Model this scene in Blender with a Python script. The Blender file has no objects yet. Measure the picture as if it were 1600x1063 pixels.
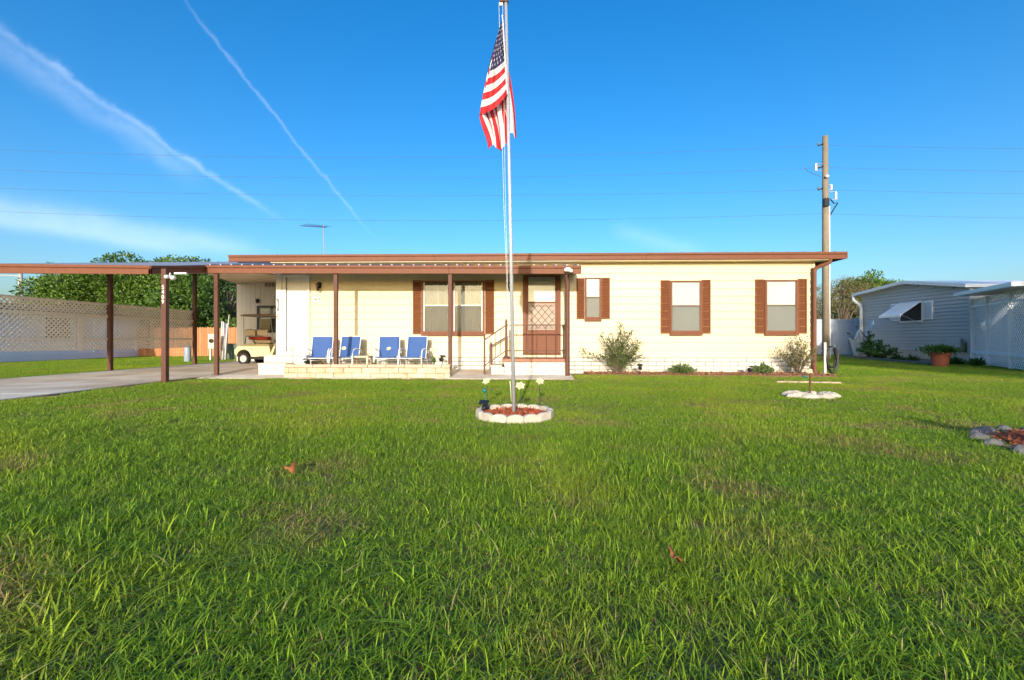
import bpy, math, random
import numpy as np
from mathutils import Vector, Matrix, noise
R = math.radians
random.seed(7); rng = np.random.default_rng(7)
sc = bpy.context.scene
col = sc.collection

# ------------------------------------------------------------------ camera
F_PX, YAW, CAM_H, HORIZON = 711.0, R(1.7), 0.95, 530.0       # 1600 px wide photograph
cam = bpy.data.cameras.new('camera'); cam_o = bpy.data.objects.new('camera', cam); col.objects.link(cam_o)
cam.sensor_width = 36.0; cam.lens = 36.0 * F_PX / 1600.0
cam.shift_y = -1.5 / 1600.0
cam.clip_start = 0.05; cam.clip_end = 3000
cam_o.location = (0, 0, CAM_H); cam_o.rotation_euler = (R(90), 0, YAW)
sc.camera = cam_o
_c, _s = math.cos(YAW), math.sin(YAW)
def ray(u, v=HORIZON):
    a = (u - 800.0) / F_PX
    return Vector((-_s + a * _c, _c + a * _s, (HORIZON - v) / F_PX))
def Py(u, v, Y):
    d = ray(u, v); t = Y / d.y; return Vector((t * d.x, Y, CAM_H + t * d.z))
def Px(u, v, X):
    d = ray(u, v); t = X / d.x; return Vector((X, t * d.y, CAM_H + t * d.z))
def Pz(u, v, Z=0.0):
    d = ray(u, v); t = (Z - CAM_H) / d.z; return Vector((t * d.x, t * d.y, Z))
def XY(u, Y): return Py(u, HORIZON, Y).x

# ------------------------------------------------------------------ sun, sky, exposure
SUN_AZ, SUN_EL = R(3.1), R(13.4)             # the light travels towards +Y, a little to +X
sd = Vector((math.sin(SUN_AZ) * math.cos(SUN_EL), math.cos(SUN_AZ) * math.cos(SUN_EL), -math.sin(SUN_EL)))
sun = bpy.data.lights.new('sun', 'SUN'); sun.energy = 2.45; sun.angle = R(0.5); sun.color = (1.0, 0.93, 0.81)
sun_o = bpy.data.objects.new('sun', sun); col.objects.link(sun_o)
sun_o.location = (-2, -30, 12); sun_o.rotation_euler = sd.to_track_quat('-Z', 'Y').to_euler()
sc.view_settings.view_transform = 'Standard'; sc.view_settings.look = 'None'
sc.view_settings.exposure = 0.95; sc.view_settings.gamma = 1.0; sc.view_settings.use_curve_mapping = False

world = bpy.data.worlds.new('World'); sc.world = world; world.use_nodes = True
wt = world.node_tree; wt.nodes.clear()
def N(tree, kind, **kw):
    n = tree.nodes.new(kind)
    for k, v in kw.items():
        if hasattr(n, k): setattr(n, k, v)
    return n
def L(tree, a, b): tree.links.new(a, b)
def math_node(tree, op, a, b=None, clamp=False):
    n = tree.nodes.new('ShaderNodeMath'); n.operation = op; n.use_clamp = clamp
    for i, x in enumerate((a, b)):
        if x is None: continue
        if isinstance(x, (int, float)): n.inputs[i].default_value = x
        else: tree.links.new(x, n.inputs[i])
    return n.outputs[0]
sky = N(wt, 'ShaderNodeTexSky'); sky.sky_type = 'NISHITA'; sky.sun_disc = False
sky.sun_elevation = SUN_EL; sky.sun_rotation = R(180) + SUN_AZ
sky.air_density = 1.05; sky.dust_density = 2.6; sky.ozone_density = 3.6; sky.altitude = 0
hs = N(wt, 'ShaderNodeHueSaturation'); hs.inputs['Saturation'].default_value = 1.31; hs.inputs['Hue'].default_value = 0.502; hs.inputs['Value'].default_value = 1.0
L(wt, sky.outputs[0], hs.inputs['Color'])
tc = N(wt, 'ShaderNodeTexCoord'); dirv = tc.outputs['Generated']
def dot_with(vec):
    n = N(wt, 'ShaderNodeVectorMath'); n.operation = 'DOT_PRODUCT'; L(wt, dirv, n.inputs[0]); n.inputs[1].default_value = vec
    return n.outputs['Value']
nz = N(wt, 'ShaderNodeTexNoise'); nz.inputs['Scale'].default_value = 22; nz.inputs['Detail'].default_value = 8
nz.inputs['Roughness'].default_value = 0.62; L(wt, dirv, nz.inputs['Vector'])
nz2 = N(wt, 'ShaderNodeTexNoise'); nz2.inputs['Scale'].default_value = 6; nz2.inputs['Detail'].default_value = 4; L(wt, dirv, nz2.inputs['Vector'])
def streak(p, q, width, strength, wob, soft=1.0, rag=0.7, side=0.0):
    """a vapour trail along the great circle through two sky directions"""
    d1 = ray(*p).normalized(); d2 = ray(*q).normalized()
    n = d1.cross(d2).normalized(); e = (d2 - d1); ln = e.length; e.normalize()
    x = dot_with(n)
    x = math_node(wt, 'ADD', x, math_node(wt, 'MULTIPLY', math_node(wt, 'SUBTRACT', nz2.outputs['Fac'], 0.5), wob))
    x = math_node(wt, 'ADD', x, math_node(wt, 'MULTIPLY', math_node(wt, 'SUBTRACT', nz.outputs['Fac'], 0.5), wob * 0.8))
    pos = math_node(wt, 'MULTIPLY', math_node(wt, 'MAXIMUM', x, 0.0), 1.0 / (width * (1 + side)))
    neg = math_node(wt, 'MULTIPLY', math_node(wt, 'MINIMUM', x, 0.0), 1.0 / width)
    dd = math_node(wt, 'ADD', math_node(wt, 'MULTIPLY', pos, pos), math_node(wt, 'MULTIPLY', neg, neg))
    g = math_node(wt, 'EXPONENT', math_node(wt, 'MULTIPLY', dd, -1.0))
    t = math_node(wt, 'MULTIPLY', math_node(wt, 'SUBTRACT', dot_with(e), d1.dot(e)), 1.0 / ln)
    mr = N(wt, 'ShaderNodeMapRange'); mr.interpolation_type = 'SMOOTHSTEP'
    mr.inputs['From Min'].default_value = -0.12 * soft; mr.inputs['From Max'].default_value = 0.18 * soft; L(wt, t, mr.inputs['Value'])
    mr2 = N(wt, 'ShaderNodeMapRange'); mr2.interpolation_type = 'SMOOTHSTEP'
    mr2.inputs['From Min'].default_value = 1.03; mr2.inputs['From Max'].default_value = 0.75; L(wt, t, mr2.inputs['Value'])
    r_ = math_node(wt, 'ADD', math_node(wt, 'MULTIPLY', nz.outputs['Fac'], rag * 2), 1.0 - rag)
    g = math_node(wt, 'MULTIPLY', g, math_node(wt, 'MULTIPLY', mr.outputs[0], mr2.outputs[0]))
    return math_node(wt, 'MULTIPLY', math_node(wt, 'MULTIPLY', g, r_), strength)
trails = [streak((-60, 15), (452, 354), 0.0050, 0.115, 0.034, rag=1.0),
          streak((-60, 45), (330, 290), 0.016, 0.10, 0.05, rag=1.0),
          streak((285, -5), (590, 382), 0.0030, 0.095, 0.026, rag=1.0),
          streak((-200, 288), (430, 398), 0.018, 0.19, 0.016, rag=0.3),
          streak((-200, 312), (330, 398), 0.012, 0.16, 0.016, rag=0.3),
          streak((960, 360), (1110, 396), 0.016, 0.08, 0.02, rag=0.4)]
tot = trails[0]
for t_ in trails[1:]: tot = math_node(wt, 'ADD', tot, t_)
tot = math_node(wt, 'MINIMUM', tot, 0.8)
mixw = N(wt, 'ShaderNodeMix'); mixw.data_type = 'RGBA'; mixw.blend_type = 'MIX'
L(wt, tot, mixw.inputs[0]); L(wt, hs.outputs[0], mixw.inputs[6]); mixw.inputs[7].default_value = (5.0, 5.4, 6.0, 1)
bg = N(wt, 'ShaderNodeBackground'); bg.inputs['Strength'].default_value = 0.15
wo = N(wt, 'ShaderNodeOutputWorld'); L(wt, mixw.outputs[2], bg.inputs['Color']); L(wt, bg.outputs[0], wo.inputs['Surface'])

# ------------------------------------------------------------------ materials
def mat(name, c, rough=0.6, var=0.10, vs=6.0, bump=0.0, bs=80.0, metal=0.0, rnd=0.0, spec=0.4, streaks=0.0, isl=0.0, trans=0.0, c2=None, c2s=1.5):
    m = bpy.data.materials.new(name); m.use_nodes = True; t = m.node_tree
    b = t.nodes['Principled BSDF']; b.inputs['Roughness'].default_value = rough; b.inputs['Metallic'].default_value = metal
    b.inputs['Specular IOR Level'].default_value = spec
    geo = N(t, 'ShaderNodeNewGeometry')
    n1 = N(t, 'ShaderNodeTexNoise'); n1.inputs['Scale'].default_value = vs; n1.inputs['Detail'].default_value = 6; n1.inputs['Roughness'].default_value = 0.6
    L(t, geo.outputs['Position'], n1.inputs['Vector'])
    f = math_node(t, 'MULTIPLY', math_node(t, 'SUBTRACT', n1.outputs['Fac'], 0.5), var * 2.6)
    if streaks:
        mp = N(t, 'ShaderNodeMapping'); mp.inputs['Scale'].default_value = (9, 9, 0.35); L(t, geo.outputs['Position'], mp.inputs['Vector'])
        n3 = N(t, 'ShaderNodeTexNoise'); n3.inputs['Scale'].default_value = 1.6; n3.inputs['Detail'].default_value = 5; L(t, mp.outputs[0], n3.inputs['Vector'])
        f = math_node(t, 'ADD', f, math_node(t, 'MULTIPLY', math_node(t, 'SUBTRACT', n3.outputs['Fac'], 0.5), streaks * 2))
    if rnd:
        oi = N(t, 'ShaderNodeObjectInfo')
        f = math_node(t, 'ADD', f, math_node(t, 'MULTIPLY', math_node(t, 'SUBTRACT', oi.outputs['Random'], 0.5), rnd * 2))
    if isl:
        f = math_node(t, 'ADD', f, math_node(t, 'MULTIPLY', math_node(t, 'SUBTRACT', geo.outputs['Random Per Island'], 0.5), isl * 2))
    f = math_node(t, 'ADD', f, 1.0)
    cc = N(t, 'ShaderNodeRGB'); cc.outputs[0].default_value = (*c, 1); src = cc.outputs[0]
    if c2:
        n4 = N(t, 'ShaderNodeTexNoise'); n4.inputs['Scale'].default_value = c2s; n4.inputs['Detail'].default_value = 4; L(t, geo.outputs['Position'], n4.inputs['Vector'])
        rp = N(t, 'ShaderNodeMapRange'); rp.inputs['From Min'].default_value = 0.42; rp.inputs['From Max'].default_value = 0.62; L(t, n4.outputs['Fac'], rp.inputs['Value'])
        mx = N(t, 'ShaderNodeMix'); mx.data_type = 'RGBA'; L(t, rp.outputs[0], mx.inputs[0]); L(t, src, mx.inputs[6]); mx.inputs[7].default_value = (*c2, 1); src = mx.outputs[2]
    vm = N(t, 'ShaderNodeVectorMath'); vm.operation = 'SCALE'; L(t, src, vm.inputs[0]); L(t, f, vm.inputs['Scale'])
    L(t, vm.outputs[0], b.inputs['Base Color'])
    if bump:
        n2 = N(t, 'ShaderNodeTexNoise'); n2.inputs['Scale'].default_value = bs; n2.inputs['Detail'].default_value = 4; L(t, geo.outputs['Position'], n2.inputs['Vector'])
        bp = N(t, 'ShaderNodeBump'); bp.inputs['Strength'].default_value = bump; bp.inputs['Distance'].default_value = 0.01
        L(t, n2.outputs['Fac'], bp.inputs['Height']); L(t, bp.outputs[0], b.inputs['Normal'])
    if trans:
        tr = N(t, 'ShaderNodeBsdfTranslucent'); ms = N(t, 'ShaderNodeMixShader'); ms.inputs[0].default_value = trans
        v2 = N(t, 'ShaderNodeVectorMath'); v2.operation = 'MULTIPLY'; L(t, vm.outputs[0], v2.inputs[0]); v2.inputs[1].default_value = (1.1, 1.2, 0.6)
        L(t, v2.outputs[0], tr.inputs['Color']); L(t, b.outputs[0], ms.inputs[1]); L(t, tr.outputs[0], ms.inputs[2])
        L(t, ms.outputs[0], t.nodes['Material Output'].inputs['Surface'])
    return m
def glass_mat(name, tint, refl=1.0, dark=0.0):
    m = bpy.data.materials.new(name); m.use_nodes = True; t = m.node_tree; t.nodes.remove(t.nodes['Principled BSDF'])
    tr = N(t, 'ShaderNodeBsdfTransparent'); tr.inputs[0].default_value = (*tint, 1)
    gl = N(t, 'ShaderNodeBsdfGlossy'); gl.inputs['Roughness'].default_value = 0.02
    fr = N(t, 'ShaderNodeFresnel'); fr.inputs['IOR'].default_value = 1.5
    ms = N(t, 'ShaderNodeMixShader'); L(t, math_node(t, 'MULTIPLY', fr.outputs[0], refl, True), ms.inputs[0])
    L(t, tr.outputs[0], ms.inputs[1]); L(t, gl.outputs[0], ms.inputs[2])
    L(t, ms.outputs[0], t.nodes['Material Output'].inputs['Surface']); return m
def screen_mat(name, c, alpha):
    m = bpy.data.materials.new(name); m.use_nodes = True; t = m.node_tree
    b = t.nodes['Principled BSDF']; b.inputs['Base Color'].default_value = (*c, 1); b.inputs['Roughness'].default_value = 0.8
    tr = N(t, 'ShaderNodeBsdfTransparent'); ms = N(t, 'ShaderNodeMixShader'); ms.inputs[0].default_value = alpha
    L(t, tr.outputs[0], ms.inputs[1]); L(t, b.outputs[0], ms.inputs[2]); L(t, ms.outputs[0], t.nodes['Material Output'].inputs['Surface']); return m
M = {
 'siding': mat('cream_siding', (0.71, 0.60, 0.385), 0.5, 0.06, 1.2, 0.05, 140, rnd=0.035, streaks=0.08),
 'white': mat('white_paint', (0.80, 0.77, 0.70), 0.5, 0.06, 3, streaks=0.05),
 'shedwhite': mat('shed_white', (0.82, 0.73, 0.61), 0.6, 0.05, 3, streaks=0.06),
 'rib': mat('canopy_rib', (0.42, 0.42, 0.44), 0.5, 0.1, 5),
 'brickwhite': mat('painted_block', (0.70, 0.65, 0.54), 0.75, 0.09, 7, 0.4, 45, rnd=0.05),
 'mortar': mat('painted_mortar', (0.26, 0.235, 0.19), 0.9, 0.2, 9, 0.4, 60),
 'stone': mat('cream_planter_block', (0.64, 0.52, 0.35), 0.85, 0.25, 6, 0.6, 45, rnd=0.10, c2=(0.55, 0.38, 0.23), c2s=3.5),
 'stonecap': mat('pinkish_cap_block', (0.62, 0.43, 0.30), 0.85, 0.25, 8, 0.6, 45, rnd=0.1),
 'brown': mat('brown_trim', (0.195, 0.074, 0.038), 0.55, 0.12, 2.5, 0.05, 80, streaks=0.16, spec=0.2),
 'shutter': mat('shutter_brown', (0.19, 0.068, 0.028), 0.6, 0.10, 3, spec=0.2, streaks=0.10),
 'brownpost': mat('brown_post', (0.125, 0.056, 0.036), 0.55, 0.18, 5, streaks=0.2, spec=0.2),
 'platform': mat('painted_platform', (0.36, 0.16, 0.10), 0.7, 0.2, 6, 0.2, 60),
 'ceiling': mat('beige_ceiling', (0.62, 0.50, 0.36), 0.6, 0.06, 2),
 'roof': mat('grey_roof_metal', (0.30, 0.30, 0.33), 0.5, 0.22, 2.5, 0.05, 60, streaks=0.1),
 'dark': mat('dark_interior', (0.02, 0.02, 0.022), 0.7, 0.1),
 'black': mat('black_plastic', (0.018, 0.018, 0.02), 0.4, 0.15, 20),
 'alu': mat('aluminium', (0.62, 0.63, 0.66), 0.32, 0.06, 10, metal=0.85),
 'polewhite': mat('pale_metal_pole', (0.60, 0.61, 0.64), 0.28, 0.05, 6, metal=0.45, spec=0.6),
 'rope': mat('white_rope', (0.75, 0.74, 0.70), 0.9, 0.1, 30),
 'blind': mat('white_blind', (0.80, 0.79, 0.74), 0.8, 0.05, 3),
 'curtain': mat('pale_curtain', (0.32, 0.30, 0.26), 0.9, 0.10, 3, streaks=0.4),
 'screen': screen_mat('insect_screen', (0.16, 0.155, 0.13), 0.52),
 'glass': glass_mat('window_glass', (0.88, 0.90, 0.90), 0.7),
 'greyglass': glass_mat('shaded_glass', (0.5, 0.5, 0.5)),
 'diamond': mat('diamond_lattice_curtain', (0.44, 0.35, 0.28), 0.8, 0.18, 9),
 'concrete': mat('driveway_concrete', (0.76, 0.66, 0.53), 0.85, 0.13, 1.3, 0.25, 120, c2=(0.56, 0.43, 0.31), c2s=0.8),
 'joint': mat('concrete_joint', (0.16, 0.14, 0.12), 0.95),
 'sling': mat('blue_sling_fabric', (0.045, 0.105, 0.30), 0.75, 0.08, 14, 0.3, 400),
 'tube': mat('white_tube', (0.80, 0.79, 0.77), 0.35, 0.04, 9),
 'lattice': mat('beige_lattice', (0.86, 0.78, 0.68), 0.7, 0.08, 4),
 'latticewhite': mat('white_lattice', (0.80, 0.80, 0.80), 0.6, 0.05, 4),
 'nsiding': mat('grey_siding', (0.43, 0.42, 0.40), 0.55, 0.05, 2, rnd=0.03, streaks=0.05),
 'ntrim': mat('white_aluminium', (0.78, 0.78, 0.78), 0.4, 0.08, 3, streaks=0.1),
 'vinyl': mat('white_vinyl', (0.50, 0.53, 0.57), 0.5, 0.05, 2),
 'leftwall': mat('white_wall', (0.80, 0.81, 0.84), 0.7, 0.06, 2),
 'wood': mat('cedar_fence', (0.52, 0.22, 0.09), 0.8, 0.2, 5, 0.3, 60, rnd=0.12, streaks=0.15),
 'pole': mat('weathered_pole', (0.27, 0.21, 0.14), 0.9, 0.2, 5, 0.5, 50, streaks=0.35),
 'concpole': mat('concrete_pole', (0.45, 0.42, 0.38), 0.9, 0.1, 4),
 'steel': mat('galvanised_steel', (0.42, 0.43, 0.45), 0.45, 0.1, 20, metal=0.6),
 'wire': mat('cable', (0.09, 0.12, 0.17), 0.8, 0.05, spec=0.1),
 'cart': mat('cream_cart_body', (0.74, 0.62, 0.36), 0.3, 0.04, 3, spec=0.5),
 'seat': mat('tan_vinyl', (0.62, 0.49, 0.32), 0.5, 0.08, 8),
 'cartroof': mat('dark_tan_canopy', (0.36, 0.26, 0.17), 0.5, 0.1, 5),
 'red': mat('red_cloth', (0.42, 0.05, 0.02), 0.8, 0.3, 15),
 'rubber': mat('tyre_rubber', (0.025, 0.024, 0.024), 0.85, 0.15, 20),
 'rim': mat('painted_rim', (0.62, 0.58, 0.52), 0.4, 0.1, 20),
 'soil': mat('planter_gravel', (0.52, 0.46, 0.38), 0.95, 0.5, 30, 0.8, 70),
 'mulchred': mat('red_mulch', (0.36, 0.085, 0.035), 0.9, 0.35, 25, 0.5, 60, isl=0.5),
 'mulch': mat('brown_mulch', (0.30, 0.15, 0.08), 0.95, 0.35, 25, 0.5, 60, isl=0.5),
 'mulchbed': mat('faded_red_mulch', (0.30, 0.095, 0.05), 0.9, 0.35, 25, 0.5, 60, isl=0.5),
 'edging': mat('pale_edging_stone', (0.56, 0.48, 0.38), 0.85, 0.25, 12, 0.6, 60, rnd=0.08),
 'greystone': mat('grey_edging_stone', (0.14, 0.135, 0.135), 0.9, 0.3, 14, 0.7, 50, rnd=0.1),
 'petal': mat('cream_petal', (0.80, 0.78, 0.52), 0.6, 0.08, 30, trans=0.25),
 'petalc': mat('yellow_throat', (0.70, 0.66, 0.12), 0.6, 0.1, 30),
 'stem': mat('dark_stake', (0.05, 0.08, 0.05), 0.6, 0.1, 20),
 'leaf': mat('tree_leaf', (0.085, 0.16, 0.022), 0.5, 0.25, 0.5, isl=0.45, trans=0.3, c2=(0.14, 0.23, 0.03), c2s=0.35),
 'leafdark': mat('dark_leaf', (0.045, 0.09, 0.022), 0.5, 0.2, 0.6, isl=0.45, trans=0.2),
 'leafbrown': mat('dry_twig_leaf', (0.20, 0.16, 0.07), 0.8, 0.25, 0.6, isl=0.4, trans=0.15),
 'leafbright': mat('bright_leaf', (0.14, 0.23, 0.03), 0.5, 0.25, 1.5, isl=0.4, trans=0.3),
 'oleander': mat('oleander_leaf', (0.12, 0.15, 0.045), 0.5, 0.2, 4, isl=0.5, trans=0.2),
 'dryolive': mat('dry_olive_leaf', (0.17, 0.155, 0.065), 0.6, 0.2, 4, isl=0.5, trans=0.2),
 'shrub': mat('shrub_leaf', (0.12, 0.19, 0.05), 0.55, 0.2, 4, isl=0.5, trans=0.2),
 'fern': mat('fern_leaf', (0.05, 0.13, 0.03), 0.5, 0.2, 4, isl=0.4, trans=0.25),
 'bark': mat('bark', (0.16, 0.12, 0.085), 0.95, 0.3, 6, 0.6, 30),
 'terracotta': mat('terracotta', (0.36, 0.105, 0.06), 0.8, 0.15, 6),
 'dish': mat('grey_dish', (0.30, 0.36, 0.44), 0.4, 0.08, 5),
 'greenbox': mat('green_cabinet', (0.11, 0.15, 0.10), 0.5, 0.1, 5),
 'beigebox': mat('beige_meter_box', (0.66, 0.60, 0.48), 0.5, 0.1, 5),
 'fallen': mat('fallen_leaf', (0.30, 0.11, 0.03), 0.7, 0.3, 40),
 'ink': mat('digit_black', (0.03, 0.03, 0.03), 0.6),
 'digit': mat('digit_white', (0.80, 0.78, 0.72), 0.5),
 'hose': mat('black_hose', (0.03, 0.028, 0.026), 0.35, 0.2, 15),
 'teal': mat('teal_solar_cap', (0.02, 0.16, 0.14), 0.4, 0.1),
 'brass': mat('aged_lamp_metal', (0.07, 0.045, 0.03), 0.4, 0.2, 20, metal=0.5),
}

# ------------------------------------------------------------------ mesh helpers
W = {}
def tag(o, label, cat, group=None, kind=None):
    if label: o['label'] = label
    if cat: o['category'] = cat
    if group: o['group'] = group
    if kind: o['kind'] = kind
    return o
def thing(name, label, cat, loc=(0, 0, 0), group=None):
    o = bpy.data.objects.new(name, None); o.empty_display_size = 0.1; col.objects.link(o); o.location = loc
    W[o.name] = Vector(loc); return tag(o, label, cat, group)
def link_mesh(name, me, m, parent=None, loc=(0, 0, 0)):
    o = bpy.data.objects.new(name, me); col.objects.link(o)
    if m is not None and not me.materials: me.materials.append(m)
    if parent is not None:
        o.parent = parent; W[o.name] = W[parent.name].copy()
    else: W[o.name] = Vector((0, 0, 0))
    o.location = loc; return o
class MB:
    def __init__(self): self.v = []; self.f = []
    def add(self, vs, fs):
        k = len(self.v); self.v.extend([tuple(p) for p in vs]); self.f.extend([tuple(i + k for i in q) for q in fs]); return self
    def box(self, a, b):
        x0, y0, z0 = a; x1, y1, z1 = b
        return self.hexa([(x0, y0, z0), (x1, y0, z0), (x1, y1, z0), (x0, y1, z0), (x0, y0, z1), (x1, y0, z1), (x1, y1, z1), (x0, y1, z1)])
    def hexa(self, p):
        return self.add(p, [(3, 2, 1, 0), (4, 5, 6, 7), (0, 1, 5, 4), (1, 2, 6, 5), (2, 3, 7, 6), (3, 0, 4, 7)])
    def beam(self, p0, p1, w, h, up=(0, 0, 1)):
        p0 = Vector(p0); p1 = Vector(p1); d = (p1 - p0).normalized(); up = Vector(up)
        s = d.cross(up)
        if s.length < 1e-5: s = d.cross(Vector((1, 0, 0)))
        s.normalize(); n = s.cross(d); s = s * w / 2; n = n * h / 2
        return self.hexa([p0 - s - n, p0 + s - n, p1 + s - n, p1 - s - n, p0 - s + n, p0 + s + n, p1 + s + n, p1 - s + n])
    def tube(self, pts, r, n=8, caps=True):
        pts = [Vector(p) for p in pts]; m = len(pts); rs = r if isinstance(r, (list, tuple)) else [r] * m
        k = len(self.v); prev = None
        for i, p in enumerate(pts):
            d = (pts[min(i + 1, m - 1)] - pts[max(i - 1, 0)])
            d = d.normalized() if d.length > 1e-9 else Vector((0, 0, 1))
            if prev is None:
                a = d.cross(Vector((0, 0, 1)))
                if a.length < 1e-3: a = d.cross(Vector((1, 0, 0)))
            else: a = prev - d * prev.dot(d)
            a.normalize(); prev = a; b = d.cross(a)
            for j in range(n):
                t = 2 * math.pi * j / n; self.v.append(tuple(p + (a * math.cos(t) + b * math.sin(t)) * rs[i]))
        for i in range(m - 1):
            for j in range(n):
                q = (j + 1) % n; self.f.append((k + i * n + j, k + i * n + q, k + (i + 1) * n + q, k + (i + 1) * n + j))
        if caps:
            self.f.append(tuple(k + j for j in reversed(range(n)))); self.f.append(tuple(k + (m - 1) * n + j for j in range(n)))
        return self
    def prism(self, poly, vec):
        n = len(poly); vec = Vector(vec); a = [Vector(p) for p in poly]; b = [p + vec for p in a]
        return self.add(a + b, [tuple(reversed(range(n))), tuple(range(n, 2 * n))] + [(i, (i + 1) % n, n + (i + 1) % n, n + i) for i in range(n)])
    def lathe(self, prof, c, n=20):
        c = Vector(c); k = len(self.v); m = len(prof)
        for r, z in prof:
            for j in range(n):
                t = 2 * math.pi * j / n; self.v.append((c.x + r * math.cos(t), c.y + r * math.sin(t), c.z + z))
        for i in range(m - 1):
            for j in range(n):
                q = (j + 1) % n; self.f.append((k + i * n + j, k + i * n + q, k + (i + 1) * n + q, k + (i + 1) * n + j))
        self.f.append(tuple(k + j for j in reversed(range(n)))); self.f.append(tuple(k + (m - 1) * n + j for j in range(n))); return self
    def blob(self, c, rad, nu=12, nv=8, jit=0.0):
        c = Vector(c); k = len(self.v)
        for i in range(nv + 1):
            a = math.pi * i / nv
            for j in range(nu):
                b = 2 * math.pi * j / nu; q = 1 + random.uniform(-jit, jit)
                self.v.append((c.x + rad[0] * q * math.sin(a) * math.cos(b), c.y + rad[1] * q * math.sin(a) * math.sin(b), c.z + rad[2] * q * math.cos(a)))
        for i in range(nv):
            for j in range(nu):
                q = (j + 1) % nu; self.f.append((k + i * nu + j, k + (i + 1) * nu + j, k + (i + 1) * nu + q, k + i * nu + q))
        return self
    def quad(self, a, b, c, d): return self.add([a, b, c, d], [(0, 1, 2, 3)])
    def mesh(self, name, off=Vector((0, 0, 0))):
        me = bpy.data.meshes.new(name); me.from_pydata([(x - off.x, y - off.y, z - off.z) for x, y, z in self.v], [], self.f); me.update(); return me
    def build(self, name, m, parent=None, bev=0.0, smooth=False, label=None):
        off = W[parent.name] if parent is not None else Vector((0, 0, 0))
        o = link_mesh(name, self.mesh(name, off), m, parent)
        if smooth:
            for p in o.data.polygons: p.use_smooth = True
        if bev:
            b = o.modifiers.new('bevel', 'BEVEL'); b.width = bev; b.segments = 2; b.limit_method = 'ANGLE'; b.angle_limit = R(40)
        if label: o['label'] = label
        return o
def copy_tree(o, parent=None):
    c = o.copy(); col.objects.link(c); c.parent = parent
    W[c.name] = W.get(parent.name if parent else o.name, Vector()).copy()
    for ch in list(o.children): copy_tree(ch, c)
    return c
def np_mesh(name, V, Fc, m, parent=None):
    me = bpy.data.meshes.new(name); n = len(Fc); k = Fc.shape[1]
    off = W[parent.name] if parent is not None else Vector()
    V = np.asarray(V, float) - np.array(off)
    me.vertices.add(len(V)); me.vertices.foreach_set('co', V.ravel())
    me.loops.add(n * k); me.loops.foreach_set('vertex_index', Fc.ravel().astype(np.int32))
    me.polygons.add(n); me.polygons.foreach_set('loop_start', np.arange(0, n * k, k, dtype=np.int32)); me.polygons.foreach_set('loop_total', np.full(n, k, np.int32))
    me.update(calc_edges=True); return link_mesh(name, me, m, parent)
def leaf_mesh(P, D, ln, wd, droop=0.25):
    """one folded rhombus leaf at each point"""
    n = len(P); D = D / (np.linalg.norm(D, axis=1, keepdims=True) + 1e-9)
    S = np.cross(D, rng.normal(size=(n, 3))); S /= np.linalg.norm(S, axis=1, keepdims=True) + 1e-9
    U = np.cross(S, D); ln = ln * rng.uniform(0.65, 1.25, (n, 1)); wd = wd * rng.uniform(0.7, 1.2, (n, 1))
    mid = P + D * ln * 0.45
    a = P; b = mid + S * wd * 0.5 + U * wd * 0.15; c = P + D * ln - U * ln * droop * 0.4; d = mid - S * wd * 0.5 + U * wd * 0.15
    V = np.stack([a, b, c, d], 1).reshape(-1, 3); i = np.arange(n)[:, None] * 4
    return V, np.concatenate([i + np.array([[0, 1, 2]]), i + np.array([[0, 2, 3]])], 1).reshape(-1, 3)
def crown_points(clumps, per, shell=0.55):
    P = []; D = []
    for c, r in clumps:
        n = max(6, int(per * (r ** 2)))
        d = rng.normal(size=(n, 3)); d /= np.linalg.norm(d, axis=1, keepdims=True)
        rr = r * rng.uniform(shell, 1.05, (n, 1)) ** 0.8
        P.append(np.array(c) + d * rr * np.array([1, 1, 0.82])); D.append(d + rng.normal(size=(n, 3)) * 0.8 + np.array([0, 0, 0.15]))
    return np.concatenate(P), np.concatenate(D)
def tree(name, label, base, trunk_h, trunk_r, centre, rad, nclump, cr, per, ln, wd, m, group=None, low=-0.7, parts=('trunk', 'crown')):
    t = thing(name, label, 'tree', base, group); base = Vector(base); cen = Vector(centre); cl = []
    while len(cl) < nclump:
        d = Vector(rng.normal(size=3)).normalized()
        if d.z < low: continue
        q = random.uniform(0.45, 1.0) ** 0.6
        q *= 0.85 + 0.35 * noise.noise(d * 1.7 + cen * 0.37)
        cl.append(((cen.x + d.x * rad[0] * q, cen.y + d.y * rad[1] * q, cen.z + d.z * rad[2] * q), cr * random.uniform(0.6, 1.35)))
    tb = MB(); fork = base + Vector((random.uniform(-.2, .2), random.uniform(-.2, .2), trunk_h))
    tb.tube([base, base.lerp(fork, 0.5) + Vector((random.uniform(-.12, .12), 0, 0)), fork], [trunk_r * 1.25, trunk_r, trunk_r * 0.85], 10)
    for c, r in random.sample(cl, min(16, len(cl))):
        c = Vector(c); mid = fork.lerp(c, 0.5) + Vector((random.uniform(-.4, .4), random.uniform(-.4, .4), random.uniform(0, .5)))
        tb.tube([fork - Vector((0, 0, 0.2)), mid, c], [trunk_r * 0.55, trunk_r * 0.3, trunk_r * 0.08], 6)
    tb.build(parts[0], M['bark'], t, smooth=True)
    P, D = crown_points(cl, per); V, Fc = leaf_mesh(P, D, ln, wd); np_mesh(parts[1], V, Fc, m, t)
    return t
def text_mesh(name, s, size, m, parent, loc, rot, depth=0.004):
    cu = bpy.data.curves.new('text', 'FONT'); cu.body = s; cu.size = size; cu.align_x = 'CENTER'; cu.align_y = 'CENTER'; cu.extrude = depth; cu.offset = size * 0.012
    o = bpy.data.objects.new('text', cu); col.objects.link(o); dg = bpy.context.evaluated_depsgraph_get()
    me = bpy.data.meshes.new_from_object(o.evaluated_get(dg)); me.materials.clear(); bpy.data.objects.remove(o)
    ob = link_mesh(name, me, m, parent); ob.location = Vector(loc) - W[parent.name]; ob.rotation_euler = rot; return ob
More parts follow.
